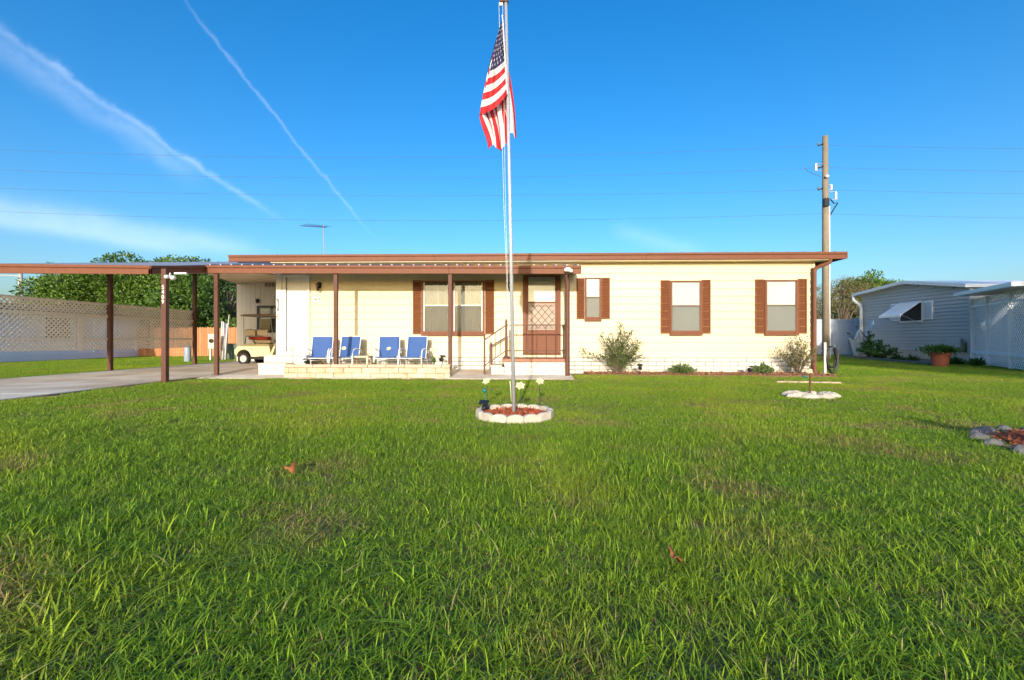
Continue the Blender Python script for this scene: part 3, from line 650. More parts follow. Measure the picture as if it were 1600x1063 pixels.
LX = -12.13
lf_ = thing('lattice_fence', 'beige privacy lattice screen along the far side of the driveway', 'fence', (LX, 12, 0))
ly = [7.2, 10.05, Pz(200, 579, .04).y - 0.02, Pz(322, 569, .04).y]
for i in range(3):
    y0, y1 = ly[i], ly[i + 1]
    lo = lattice_panel((LX, y0 + .01, 0), (LX, y1 - .01, 0), 0.645, 1.955, 0.645, 1.955, 0.118, 0.042, 0.008, (1, 0, 0)).build('lattice_panel', M['lattice'], lf_); lo['kind'] = 'stuff'
for z, h in ((1.955, 0.05), (1.60, 0.075), (0.95, 0.06)):
    MB().box((LX + 0.018, ly[0], z - h / 2), (LX + 0.05, ly[3], z + h / 2)).build('rail', M['lattice'], lf_, bev=0.003)
for yy in (ly[0] + 1.4, (ly[1] + ly[2]) / 2 + 0.55, (ly[2] + ly[3]) / 2 - 0.2):
    MB().box((LX + 0.051, yy - 0.07, 0.63), (LX + 0.062, yy + 0.07, 1.57)).build('batten', M['lattice'], lf_, bev=0.003)

# ------------------------------------------------------------------ planter and side steps
PLY = 10.86; plx0, plx1 = XY(443, PLY), XY(703, PLY)
pl_ = thing('block_planter', 'long low planter of cream split blocks with a worn pinkish cap', 'planter', ((plx0 + plx1) / 2, PLY, 0))
co = MB().box((plx0 + 0.02, PLY + 0.03, 0.0), (plx1 - 0.02, 11.22, 0.30)).build('core', M['mortar'], pl_)
for r_ in range(3):
    m_ = M['stone'] if r_ < 2 else M['stonecap']; h_ = (0.128, 0.128, 0.085)[r_]; z_ = (0.0, 0.128, 0.256)[r_]
    brick_course(co, plx0, plx1, PLY - 0.012 * (r_ == 2), z_, h_, 0.447, 0.12, m_, off=(0.25, 0.72, 0.4)[r_], jitter=0.006, name='block')
    brick_course(co, PLY + 0.12, 11.24, plx1 - 0.06, z_, h_, 0.36, 0.12, m_, axis='y', name='block')
    brick_course(co, PLY + 0.12, 11.24, plx0 + 0.06, z_, h_, 0.36, 0.12, m_, axis='y', name='block')
V = []; sb = MB()
for i in range(1500):
    px_, py_ = random.uniform(plx0 + .13, plx1 - .13), random.uniform(PLY + .13, 11.2); r = random.uniform(.01, .022)
    sb.add([(px_ + r * a_, py_ + r * b_, 0.30 + r * c_) for a_, b_, c_ in ((1, 0, 0), (-.5, .9, 0), (-.5, -.9, 0), (0, 0, 1))], [(0, 1, 3), (1, 2, 3), (2, 0, 3)])
so = sb.build('gravel', M['soil'], pl_); so['kind'] = 'stuff'
ws = thing('side_steps', 'two white painted block steps up to the white door', 'steps', (XY(440, 11.6), 11.6, 0))
def step_block(x0, x1, y0, y1, z0, z1, rows, off):
    c_ = MB().box((x0 + .02, y0 + .03, z0), (x1 - .02, y1, z1 - 0.035)).build('step', M['mortar'], ws)
    h = (z1 - 0.03 - z0) / rows
    for r_ in range(rows): brick_course(c_, x0, x1, y0, z0 + r_ * h, h, 0.44, 0.1, M['brickwhite'], off=off + .5 * r_)
    MB().box((x0 - .012, y0 - .012, z1 - 0.03), (x1 + .012, y1, z1)).build('tread', M['brickwhite'], ws, bev=0.006)
step_block(XY(412, 11.75), XY(479, 11.75), 11.75, 12.40, 0.05, 0.52, 3, 0.2)
step_block(XY(403.5, 11.35), XY(446, 11.35), 11.35, 11.745, 0.04, 0.33, 2, 0.5)

# ------------------------------------------------------------------ solar lilies, spotlights, planter plants
def lily(base, h, lean=0.0, label='', group=None, s=0.72, cap=True):
    b = Vector(base); top = b + Vector((lean, 0, h))
    t = thing('solar_flower_light', label, 'garden light', base, group)
    MB().tube([b - Vector((0, 0, .06)), b.lerp(top, .5) + Vector((lean * .2, 0, 0)), top - Vector((0, 0, 0.02))], 0.0045, 6).build('stake', M['stem'], t)
    tilt = Matrix.Rotation(R(random.uniform(42, 60)), 3, 'X') @ Matrix.Rotation(R(random.uniform(-20, 20)), 3, 'Y')
    for k in range(6):
        a = k * math.pi / 3 + 0.3; pm = MB(); g_ = []
        for i in range(6):
            f = i / 5; r = (0.012 + 0.075 * f) * s; z = (0.058 * f ** 0.7 - 0.024 * f ** 3) * s; w_ = 0.026 * math.sin(math.pi * min(f * .92 + .08, 1)) * s + 0.002
            for sgn in (-1, 0, 1):
                g_.append(top + tilt @ Vector((r * math.cos(a) - sgn * w_ * math.sin(a), r * math.sin(a) + sgn * w_ * math.cos(a), z + (0.006 if sgn else 0))))
        pm.add(g_, [(i * 3 + j, i * 3 + j + 1, i * 3 + j + 4, i * 3 + j + 3) for i in range(5) for j in (0, 1)]); pm.build('petal', M['petal'], t, smooth=True)
    MB().lathe([(0.006, -0.03), (0.016, -0.01), (0.013, 0.02), (0.004, 0.05)], top, 8).build('throat', M['petalc'], t, smooth=True)
    return t
def spotlight(base, yaw, label, s=1.0, h=0.12):
    b = Vector(base); t = thing('solar_spotlight', label, 'garden light', base)
    dv = Vector((math.sin(yaw), math.cos(yaw), 0)); sv = Vector((dv.y, -dv.x, 0))
    MB().tube([b - Vector((0, 0, .05)), b + Vector((0, 0, h))], 0.010 * s, 6).build('stake', M['black'], t)
    c = b + Vector((0, 0, h + .03 * s))
    MB().tube([c - dv * .05 * s, c + dv * .01 * s, c + dv * .05 * s], [.022 * s, .042 * s, .052 * s], 12).build('lamp_head', M['black'], t, smooth=True)
    n = (Vector((0, 0, 1)) - dv * .4).normalized(); pc = c + Vector((0, 0, .075 * s)) - dv * .03 * s
    MB().beam(pc - sv * .06 * s, pc + sv * .06 * s, .09 * s, .012 * s, n).build('solar_panel', M['black'], t, bev=.002)
    return t
for u, v, lb in ((457, 543.5, 'cream lily garden light in the planter in front of the white door'), (536, 543, 'cream lily garden light in the planter beside the porch post between two blue chairs'),
                 (609, 543.5, 'cream lily garden light in the planter before the third blue chair from the white door'), (675, 545, 'yellowish lily garden light rising from a leafy planter plant')):
    q = Py(u, v, 11.05); lily((q.x + random.uniform(-.02, .02), 11.05, 0.30), q.z - 0.34, random.uniform(-.02, .02), lb)
q = XY(478, 11.0); spotlight((q, 11.0, 0.30), 0.4, 'black solar spotlight in the planter before the first blue chair', 0.95, .06)
q = XY(691, 11.0); spotlight((q, 11.0, 0.30), -0.6, 'black solar spotlight at the open end of the planter', 1.1, .12)
def rosette(name, label, base, n, ln, wd, m, up=0.5, cat='plant'):
    b = Vector(base); t = thing(name, label, cat, base)
    P = np.repeat(np.array([list(b)]), n, 0) + rng.normal(size=(n, 3)) * .012; D = rng.normal(size=(n, 3)); D[:, 2] = np.abs(D[:, 2]) * up + .25
    V, Fc = leaf_mesh(P, D, ln, wd, 0.9); np_mesh('foliage', V, Fc, m, t)
    MB().tube([b - Vector((0, 0, .05)), b + Vector((0, 0, .03))], .012, 6).build('stem', M['bark'], t); return t
rosette('bromeliad', 'small bronze rosette plant in the planter between first chair and porch post', (XY(507, 11.02), 11.02, .31), 46, .13, .025, M['leafbrown'])
rosette('succulent', 'low green succulent in the planter before the side table', (XY(585, 11.02), 11.02, .31), 40, .08, .025, M['shrub'])
rosette('succulent', 'grey green succulent in the planter before the fourth blue chair', (XY(650, 11.02), 11.02, .31), 40, .085, .022, M['oleander'])
def shrub(name, label, base, h, w, stems, leaves, ln, wd, m, group=None, top=0.35, dense=1.0):
    b = Vector(base); t = thing(name, label, 'shrub', base, group); sm = MB(); P = []; D = []
    for i in range(stems):
        a = random.uniform(0, 6.283); rr = w * math.sqrt(random.random()) * .5; hh = h * (1 - .55 * (rr / (w * .5)) ** 1.5) * random.uniform(.7, 1.0)
        tip = b + Vector((rr * math.cos(a), rr * math.sin(a) * .8, hh)); mid = b.lerp(tip, .5) + Vector((random.uniform(-.05, .05), random.uniform(-.05, .05), .06 * h))
        sm.tube([b + Vector((random.uniform(-.04, .04), random.uniform(-.03, .03), -.03)), mid, tip], [.010, .007, .003], 5)
        for k in range(int(leaves * dense)):
            f = random.uniform(top, 1.0) ** .8; p = (b.lerp(mid, f * 2) if f < .5 else mid.lerp(tip, f * 2 - 1)); dd = (tip - mid).normalized()
            P.append(p); D.append(dd * .6 + Vector(rng.normal(size=3)) * .75)
    sm.build('stems', M['bark'], t, smooth=True)
    V, Fc = leaf_mesh(np.array(P), np.array(D), ln, wd, .3); np_mesh('foliage', V, Fc, m, t); return t
shrub('planter_shrub', 'upright leafy green plant at the end of the planter', (XY(677, 11.02), 11.02, .30), .26, .16, 6, 14, .07, .03, M['shrub'])

# ------------------------------------------------------------------ patio chairs
def make_chair():
    t = thing('patio_chair', '', 'chair', (0, 0, 0), 'blue sling chairs on the porch')
    hw = 0.255
    prof = [(-.27, .415), (-.24, .43), (.0, .375), (.17, .36), (.21, .41), (.265, .62), (.33, .87), (.345, .94)]
    def smooth(pr, k=5):
        out = []
        for i in range(len(pr) - 1):
            p0 = pr[max(i - 1, 0)]; p1 = pr[i]; p2 = pr[i + 1]; p3 = pr[min(i + 2, len(pr) - 1)]
            for j in range(k):
                f = j / k; out.append(tuple(.5 * ((2 * p1[c]) + (-p0[c] + p2[c]) * f + (2 * p0[c] - 5 * p1[c] + 4 * p2[c] - p3[c]) * f * f + (-p0[c] + 3 * p1[c] - 3 * p2[c] + p3[c]) * f ** 3) for c in (0, 1)))
        return out + [pr[-1]]
    sp = smooth(prof); n = len(sp)
    sf = MB(); vs = []
    for y, z in sp:
        for k in range(7):
            xx = -hw + 2 * hw * k / 6; sag = -.018 * (1 - (2 * k / 6 - 1) ** 2); vs.append((xx, y - sag * .8, z + sag * .6))
    sf.add(vs, [(i * 7 + k, i * 7 + k + 1, (i + 1) * 7 + k + 1, (i + 1) * 7 + k) for i in range(n - 1) for k in range(6)])
    o = sf.build('sling', M['sling'], t, smooth=True); md = o.modifiers.new('thick', 'SOLIDIFY'); md.thickness = .006
    for s in (-1, 1):
        MB().tube([(s * (hw + .012), y, z) for y, z in sp], .011, 8).build('side_rail', M['tube'], t, smooth=True)
        arm = smooth([(-.30, .02), (-.285, .30), (-.25, .52), (-.17, .60), (-.02, .62), (.16, .60), (.27, .56), (.29, .50)], 5)
        MB().tube([(s * (hw + .05), y, z) for y, z in arm], .015, 8).build('arm', M['tube'], t, smooth=True)
        leg = smooth([(.30, .02), (.27, .22), (.20, .40)], 4)
        MB().tube([(s * (hw + .035), y, z) for y, z in leg], .013, 8).build('leg', M['tube'], t, smooth=True)
    MB().tube([(-hw - .05, -.28, .38), (hw + .05, -.28, .38)], .012, 8).build('stretcher', M['tube'], t)
    MB().tube([(-hw - .035, .24, .30), (hw + .035, .24, .30)], .012, 8).build('stretcher', M['tube'], t)
    MB().tube([(-hw - .012, .345, .94), (hw + .012, .345, .94)], .011, 8).build('top_rail', M['tube'], t)
    return t
ch0 = make_chair()
for i, (u, rzv, lb) in enumerate(((498, 7, 'blue sling patio chair beside the white door steps'), (540, -3, 'blue sling patio chair just behind a brown porch post'),
                                 (606, 9, 'blue sling patio chair next to the low side table, window side'), (646, -5, 'blue sling patio chair under the shuttered double window'))):
    o = ch0 if i == 0 else copy_tree(ch0)
    yy = 11.72 + (0, .05, 0, .03)[i]; o.location = (XY(u, yy), yy, patio_z(yy) - .005); o.rotation_euler.z = R(rzv); o['label'] = lb
yy = 11.75; tx = XY(566, yy); tz = patio_z(yy)
tb = thing('side_table', 'low beige side table between the blue patio chairs', 'table', (tx, yy, tz))
MB().box((tx - .23, yy - .2, tz + .38), (tx + .23, yy + .2, tz + .43)).build('table_top', M['seat'], tb, bev=.012)
for sx in (-1, 1):
    for sy in (-1, 1): MB().box((tx + sx * .19 - .025, yy + sy * .16 - .02, tz - .005), (tx + sx * .19 + .025, yy + sy * .16 + .02, tz + .38)).build('leg', M['seat'], tb, bev=.004)
MB().box((tx - .19, yy - .16, tz + .15), (tx + .19, yy + .16, tz + .17)).build('shelf', M['seat'], tb, bev=.004)

# ------------------------------------------------------------------ golf cart (rear quarter shows past the corner)
ct = thing('golf_cart', 'cream golf cart with tan seats and dark canopy parked behind the house corner', 'golf cart', (-9.6, 17.0, .04))
cy0, cy1 = 16.55, 17.65; rx = Pz(385, 568, .04).x
def arch(cx_, r, n=9): return [(cx_ + r * math.cos(a), .26 + r * math.sin(a)) for a in np.linspace(math.pi, 0, n)]
pr = [(rx - .36, .40), (rx - .35, .52), (rx - .22, .66), (rx + .10, .745), (rx + .42, .76), (rx + .95, .74), (rx + .97, .62), (rx + 1.02, .30), (rx + .45, .26)] + list(reversed([p for p in arch(rx, .27)])) 
pr = [(x, z + .03) for x, z in pr]
MB().prism([(x, cy0, z) for x, z in pr], (0, cy1 - cy0, 0)).build('body', M['cart'], ct, bev=.02)
MB().box((rx + .46, cy0 - .012, .34), (rx + .93, cy0 - .001, .66)).build('side_panel', M['seat'], ct, bev=.01)
MB().box((rx + .28, cy0 - .008, .60), (rx + .37, cy0 - .001, .615)).build('latch', M['black'], ct)
pr = [(rx + 1.0, .25), (rx + 1.55, .24), (rx + 1.72, .40), (rx + 1.95, .42), (rx + 2.05, .70), (rx + 1.80, .86), (rx + 1.62, .90), (rx + 1.48, .34), (rx + 1.0, .33)]
MB().prism([(x, cy0 + .02, z) for x, z in pr], (0, cy1 - cy0 - .04, 0)).build('front_cowl', M['cart'], ct, bev=.015)
MB().hexa([(rx + .96, cy0 + .01, .28), (rx + 1.04, cy0 + .01, .28), (rx + 1.04, cy0 + .06, .28), (rx + .96, cy0 + .06, .28), (rx + 1.16, cy0 + .01, .80), (rx + 1.24, cy0 + .01, .80), (rx + 1.24, cy0 + .06, .80), (rx + 1.16, cy0 + .06, .80)]).build('side_brace', M['cart'], ct, bev=.008)
MB().box((rx - .2, cy0 + .03, .20), (rx + 1.6, cy1 - .03, .27)).build('chassis', M['black'], ct)
MB().box((rx + .30, cy0 + .05, .80), (rx + .98, cy1 - .05, .92)).build('seat_cushion', M['seat'], ct, bev=.04)
for k in (0, 1):
    y0_ = cy0 + .06 + k * .50
    MB().box((rx + .02, y0_, 1.05), (rx + .17, y0_ + .48, 1.32)).build('seat_back', M['seat'], ct, bev=.05)
MB().box((rx + .03, cy0 - .01, 1.07), (rx + .44, cy0 + .05, 1.30)).build('seat_back', M['seat'], ct, bev=.04)
MB().box((rx + .50, cy0 - .01, 1.07), (rx + .90, cy0 + .05, 1.30)).build('seat_back', M['seat'], ct, bev=.04)
MB().tube([(rx + .06, cy0 - .01, .78), (rx + .10, cy0 - .01, 1.06), (rx + .30, cy0 - .012, 1.02), (rx + .46, cy0 - .012, .76)], .016, 6).build('arm_rail', M['black'], ct)
MB().box((rx + .14, cy0 + .06, .92), (rx + .85, cy0 + .4, 1.04)).build('blanket', M['red'], ct, bev=.03)
MB().hexa([(rx - .14, cy0 - .04, 1.80), (rx + 1.7, cy0 - .04, 1.82), (rx + 1.7, cy1 + .04, 1.82), (rx - .14, cy1 + .04, 1.80), (rx - .06, cy0 + .02, 1.87), (rx + 1.6, cy0 + .02, 1.90), (rx + 1.6, cy1 - .02, 1.90), (rx - .06, cy1 - .02, 1.87)]).build('canopy', M['cartroof'], ct, bev=.02)
for xx, x2 in ((rx - .02, rx + .0), (rx + 1.0, rx + 1.12)):
    for yy in (cy0 + .03, cy1 - .03): MB().tube([(xx, yy, 1.81), (x2, yy, .74)], .014, 6).build('canopy_strut', M['steel'], ct)
def wheel(x, y, s):
    c = Vector((x, y, .225)); wp = thing  # tyre and rim turn about Y
    ty = MB(); prof = [(.13, -.085), (.20, -.095), (.222, -.06), (.226, 0), (.222, .06), (.20, .095), (.13, .085)]; n = 22; k = 0
    for r, o_ in prof:
        for j in range(n):
            t_ = 2 * math.pi * j / n; ty.v.append((c.x + r * math.cos(t_), c.y + o_, c.z + .04 - .04 + r * math.sin(t_)))
    for i in range(len(prof) - 1):
        for j in range(n): q_ = (j + 1) % n; ty.f.append((i * n + j, i * n + q_, (i + 1) * n + q_, (i + 1) * n + j))
    w_ = ty.build('wheel', M['rubber'], ct, smooth=True)
    rm = MB()
    for r, o_ in ((.135, -.07), (.12, -.055), (.05, -.05), (.045, -.075), (.001, -.08)):
        for j in range(n): t_ = 2 * math.pi * j / n; rm.v.append((c.x + r * math.cos(t_), c.y + o_ * s, c.z + r * math.sin(t_)))
    for i in range(4):
        for j in range(n): q_ = (j + 1) % n; rm.f.append((i * n + j, i * n + q_, (i + 1) * n + q_, (i + 1) * n + j))
    rm.build('rim', M['rim'], w_, smooth=True)
for x in (rx, rx + 1.68):
    for y, s in ((cy0 + .05, 1), (cy1 - .05, -1)): wheel(x, y, s)

# ------------------------------------------------------------------ white shed
SY = 18.8; sx0, sx1 = -12.15, -6.98
sh = thing('storage_shed', 'white vertical boarded shed wall at the back of the carport', 'shed', (-10, SY, 0))
MB().box((sx0 + .02, SY + .02, 0), (sx1, 22.5, 3.40)).build('wall', M['shedwhite'], sh)
x = sx0
while x < sx1 - .05:
    MB().box((x + .004, SY - .006, .03), (min(x + .203, sx1) - .004, SY + .02, 3.42)).build('board', M['shedwhite'], sh); x += .203
w0, w1 = XY(402, SY), XY(434, SY) + .5; wz0_, wz1_ = Py(402, 520, SY).z, Py(402, 478, SY).z
wn = MB().box((w0, SY - .05, wz0_), (w0 + .10, SY - .006, wz1_)).box((w0 + .10, SY - .049, wz1_ - .08), (w1, SY - .006, wz1_)).box((w0 + .1, SY - .049, wz0_), (w1, SY - .006, wz0_ + .06)).box((w1 - .001, SY - .05, wz0_), (w1 + .1, SY - .006, wz1_)).build('window', M['black'], sh, bev=.005)
MB().box((w0 + .1, SY - .022, wz0_ + .06), (w1, SY - .012, wz1_ - .08)).build('interior_dark', M['dark'], wn)
MB().box((w0 + .1, SY - .032, wz0_ + .06), (w1, SY - .028, wz1_ - .08)).build('pane', M['glass'], wn)
MB().box((w0 + .16, SY - .027, wz1_ - .55), (w0 + .75, SY - .0225, wz1_ - .12)).build('paper', M['vinyl'], wn)
v0 = Py(414, 449, SY); v1 = Py(431, 441, SY)
vt = MB().box((v0.x, SY - .03, v0.z), (v1.x, SY - .006, v1.z)).build('vent', M['seat'], sh)
for k in range(3):
    xa = v0.x + .03 + k * (v1.x - v0.x - .03) / 3; MB().box((xa, SY - .038, v0.z + .03), (xa + (v1.x - v0.x) / 3 - .05, SY - .031, v1.z - .03)).build('vent_slot', M['mortar'], vt)
q = Py(404, 470.5, SY); MB().lathe([(.03, -.10), (.06, -.06), (.07, .06), (.03, .09)], (q.x, SY - .08, q.z), 10).box((q.x - .03, SY - .04, q.z - .04), (q.x + .03, SY - .006, q.z + .06)).build('lamp', M['black'], sh)
MB().box((sx0 + .05, SY - .03, 3.30), (sx1, SY - .007, 3.42)).build('top_trim', M['ceiling'], sh)

# ------------------------------------------------------------------ left background
ln_ = thing('white_bungalow', 'low white walled building with dark eaves seen through the beige lattice', 'house', (-22, 18, 0))
LWX = -21.0
MB().box((-28, 12.0, 0), (LWX, 24.2, 2.15)).build('wall', M['leftwall'], ln_)
MB().box((LWX - .01, 12.0, 0), (LWX + .04, 24.2, .32)).build('plinth', M['leftwall'], ln_)
MB().box((-28.6, 11.6, 2.15), (LWX + .5, 24.7, 2.38)).build('roof', M['cartroof'], ln_)
for yy in (14.5, 19.2): 
    wq = MB().box((LWX, yy, .95), (LWX + .03, yy + 1.2, 1.95)).build('window', M['tube'], ln_); MB().box((LWX + .031, yy + .06, 1.01), (LWX + .036, yy + 1.14, 1.89)).build('pane', M['greyglass'], wq)
for yy in (12.1, 16.8, 21.5, 23.9): MB().box((LWX, yy, .32), (LWX + .05, yy + .12, 2.15)).build('wall_batten', M['leftwall'], ln_)
# cedar fence behind the carport
FX0, FX1, FYY = -21.8, -12.6, 24.0
cf = thing('cedar_fence', 'orange brown cedar board fence in sun behind the carport', 'fence', (-17, FYY, 0))
pm = MB().prism([(0, 0, 0), (.135, 0, 0), (.135, 0, 1.5), (.105, 0, 1.55), (.03, 0, 1.55), (0, 0, 1.5)], (0, .02, 0)).mesh('plank')
x = FX0
while x < FX1:
    o = link_mesh('plank', pm, M['wood'], cf); o.location = Vector((x, FYY + random.uniform(-.006, .006), .03 + random.uniform(-.015, .015))) - W[cf.name]; x += .145
for z in (.35, 1.25): MB().box((FX0, FYY + .03, z), (FX1, FYY + .07, z + .09)).build('rail', M['wood'], cf)
# meter box, green cabinet, leaning pipes
q = Pz(331, 556, 0); bx_ = Py(325, 522, 19.5); by_ = Py(336.5, 545, 19.5)
eb = thing('meter_box', 'beige electric meter box on two white legs behind the brown posts', 'meter box', ((bx_.x + by_.x) / 2, 19.5, 0))
MB().box((bx_.x, 19.5, by_.z), (by_.x, 19.68, bx_.z)).build('cabinet', M['beigebox'], eb, bev=.012)
MB().tube([((bx_.x + by_.x) / 2, 19.5, (bx_.z + by_.z) / 2 + .02), ((bx_.x + by_.x) / 2, 19.44, (bx_.z + by_.z) / 2 + .02)], .09, 14).build('meter', M['greyglass'], eb)
for xx in (bx_.x + .06, by_.x - .06): MB().box((xx - .03, 19.55, 0), (xx + .03, 19.61, by_.z)).build('leg', M['white'], eb)
gq0, gq1 = Py(351.5, 538, 20.5), Py(364.5, 557, 20.5)
gb = thing('utility_cabinet', 'dark green utility cabinet against the cedar fence', 'cabinet', ((gq0.x + gq1.x) / 2, 20.5, 0))
MB().box((gq0.x, 20.5, 0), (gq1.x + .25, 20.9, gq0.z)).build('body', M['greenbox'], gb, bev=.015)
MB().box((gq0.x - .02, 20.47, gq0.z), (gq1.x + .27, 20.93, gq0.z + .03)).build('lid', M['greenbox'], gb, bev=.008)
for k in range(4):
    a = Py(345 + k * 2.2, 550, 19.9); b = Py(347 + k * 2.6, 502 + k * 1.5, 20.2); a.z = 0.0
    tag(MB().tube([a, a.lerp(b, .5), b], .028, 8).build('leaning_pipe', M['white'] if k != 2 else M['steel'], smooth=True), 'grey metal pipe leaning among the white plastic pipes' if k == 2 else 'white plastic pipe leaning beside the green cabinet', 'pipe', 'pipes leaning by the cabinet')
ldr = [Py(352, 556, 20.0), Py(354, 492, 20.3)]; ldr[0].z = .0
tag(MB().tube([ldr[0], ldr[0].lerp(ldr[1], .6) + Vector((.06, 0, 0)), ldr[1] + Vector((.12, 0, 0))], [.05, .04, .02], 8).build('palm_frond_stalk', M['beigebox'], smooth=True), 'long bent pale stalk leaning above the green cabinet', 'stalk')
q = Py(306, 550, 19.0); bb = thing('gas_cylinder', 'slim blue grey cylinder standing at the lattice end', 'cylinder', (q.x - .05, 18.6, 0))
MB().lathe([(.12, 0), (.13, .03), (.13, .62), (.10, .72), (.04, .76)], (q.x - .05, 18.6, 0), 14).build('tank', M['dish'], bb, smooth=True)
MB().lathe([(.035, .75), (.035, .83), (.05, .84), (.05, .86)], (q.x - .05, 18.6, 0), 10).build('valve', M['steel'], bb)
# street lamp pole far left
sp_ = Py(34, 463, 40)
ul = thing('street_lamp', 'grey concrete street lamp pole standing beyond the lattice', 'street lamp', (sp_.x, 40, 0))
MB().tube([(sp_.x, 40, 0), (sp_.x - .12, 40, 6.9)], [.26, .15], 12).build('pole', M['concpole'], ul, smooth=True)
MB().tube([(sp_.x - .12, 40, 6.65), (sp_.x - .9, 40, 6.72), (sp_.x - 2.6, 40, 6.78)], .05, 6).build('arm', M['concpole'], ul)
MB().blob((sp_.x - 2.8, 40, 6.74), (.35, .14, .09)).build('lamp_head', M['steel'], ul, smooth=True)

# ------------------------------------------------------------------ right neighbour
NX = 18.2; ya, yb = Px(1513, 447, NX).y, Px(1347, 460, NX).y; yp = Px(1421, 442, NX).y
za_, zb__, zp_ = 3.14, 3.36, 3.64
nb = thing('grey_bungalow', 'grey sided bungalow with white eaves and propped window awning in shade', 'house', (NX, 22, 0))
MB().prism([(NX + .02, ya, 0), (NX + .02, yb, 0), (NX + .02, yb, zb__ - .03), (NX + .02, yp, zp_ - .03), (NX + .02, ya, za_ - .03)], (9, 0, 0)).build('wall', M['nsiding'], nb)
def ztop_n(y): return (za_ + (zp_ - za_) * (y - ya) / (yp - ya)) if y < yp else (zp_ + (zb__ - zp_) * (y - yp) / (yb - yp))
z = .42; h = .155
while z < zp_ - .08:
    # clip the board to the gable
    lo, hi = ya, yb; z1 = min(z + h, zp_ - .05)
    if z1 > za_ - .04: lo = ya + (yp - ya) * max(0, (z1 - za_ + .04)) / (zp_ - za_)
    if z1 > zb__ - .04: hi = yb - (yb - yp) * max(0, (z1 - zb__ + .04)) / (zp_ - zb__)
    if hi - lo > .2: MB().prism([(NX - .032, lo, z + .012), (NX + .015, lo, z + .012), (NX + .015, lo, z1), (NX - .001, lo, z1)], (0, hi - lo, 0)).build('siding_board', M['nsiding'], nb)
    z += h
MB().box((NX - .01, ya, 0), (NX + .02, yb, .40)).build('skirting', M['edging'], nb)
MB().box((NX - .03, ya - .1, 0), (NX + .1, ya - .003, 3.05)).build('corner_trim', M['nsiding'], nb)
for (y0_, z0_, y1_, z1_) in ((ya - .25, za_ - .02, yp, zp_), (yp, zp_, yb + .3, zb__ - .02)):
    MB().hexa([(NX - .35, y0_, z0_ - .06), (NX + 9.2, y0_, z0_ - .06), (NX + 9.2, y1_, z1_ - .06), (NX - .35, y1_, z1_ - .06), (NX - .35, y0_, z0_ + .08), (NX + 9.2, y0_, z0_ + .08), (NX + 9.2, y1_, z1_ + .08), (NX - .35, y1_, z1_ + .08)]).build('roof', M['ntrim'], nb)
dy = yb + .12
MB().tube([(NX - .3, dy + .12, zb__ - .10), (NX - .28, dy + .1, zb__ - .3), (NX - .12, dy - .12, zb__ - .55), (NX - .1, dy - .2, zb__ - .75), (NX - .1, dy - .2, .15)], .075, 10).build('downspout', M['ntrim'], nb, smooth=True)
# awning window
wy0, wy1 = Px(1443, 471, NX).y, Px(1407, 474, NX).y; wz0n, wz1n = 1.75, Px(1442, 471, NX).z
wn = MB().box((NX - .05, wy0, wz0n), (NX - .02, wy1, wz1n)).build('window', M['ntrim'], nb)
MB().box((NX - .055, wy0 + .06, wz0n + .06), (NX - .051, wy1 - .06, wz1n - .06)).build('pane', M['dark'], wn)
aw = MB()
k = 7; top = [(NX - .06, wy0 + (wy1 - wy0) * i / k, wz1n + .02) for i in range(k + 1)]
for i in range(k):
    t0, t1 = top[i], top[i + 1]; dz = -.66; dx = -.95; bow = .05
    aw.hexa([(t0[0], t0[1], t0[2]), (t1[0], t1[1] - .01, t1[2]), (t1[0] + dx, t1[1] - .01, t1[2] + dz), (t0[0] + dx, t0[1], t0[2] + dz),
             (t0[0], t0[1], t0[2] + .02), (t1[0], t1[1] - .01, t1[2] + .02), (t1[0] + dx, t1[1] - .01, t1[2] + dz + .02), (t0[0] + dx, t0[1], t0[2] + dz + .02)])
awo = aw.build('awning', M['ntrim'], wn)
MB().box((NX - 1.04, wy0 + .002, wz1n - .72), (NX - 1.0, wy1, wz1n - .60)).build('valance', M['ntrim'], wn, bev=.01)
for yy in (wy0 + .05, wy1 - .05): MB().tube([(NX - .95, yy, wz1n - .63), (NX - .05, yy, wz0n - .10)], .014, 6).build('strut', M['steel'], wn)
for yy, w_ in ((wy0 - .52, .48), (wy1 + .04, .48)):
    so = MB().box((NX - .06, yy, wz0n + .08), (NX - .02, yy + w_, wz1n)).build('shutter', M['ntrim'], nb, bev=.006)
    MB().box((NX - .066, yy + .05, wz0n + .14), (NX - .061, yy + w_ - .05, wz1n - .06)).build('panel', M['vinyl'], so)
q0, q1 = Px(1485, 546, NX), Px(1506, 528, NX)
bxm = MB().box((NX - .16, q1.y, q0.z), (NX - .02, q0.y, q1.z)).build('wall_box', M['nsiding'], nb, bev=.05)
MB().box((NX - .14, q1.y - .16, q0.z - .1), (NX - .02, q1.y - .02, q0.z + .3)).build('conduit_box', M['greenbox'], nb, bev=.02)
# latticed side porch of the neighbour
A_, B_ = Vector((17.25, 18.05, 0)), Vector((14.2, 13.0, 0)); dv = (B_ - A_).normalized(); nr = Vector((-dv.y, dv.x, 0)); 
if nr.dot(Vector((-1, 0, 0))) < 0: nr = -nr
lp = thing('lattice_porch', 'white lattice screened porch with white flat roof beside the grey bungalow', 'porch', A_)
lo = lattice_panel(A_, B_, .04, 2.50, .04, 2.40, .155, .038, .008, nr).build('lattice_panel', M['latticewhite'], lp); lo['kind'] = 'stuff'
for f in (0.0, .30, .66, 1.0):
    c = A_.lerp(B_, f) + nr * .03; MB().beam(c, c + Vector((0, 0, 2.5 - .1 * f)), .11, .03, dv).build('post', M['latticewhite'], lp)
MB().beam(A_ + nr * .03 + Vector((0, 0, .45)), B_ + nr * .03 + Vector((0, 0, .45)), .03, .09).build('rail', M['latticewhite'], lp)
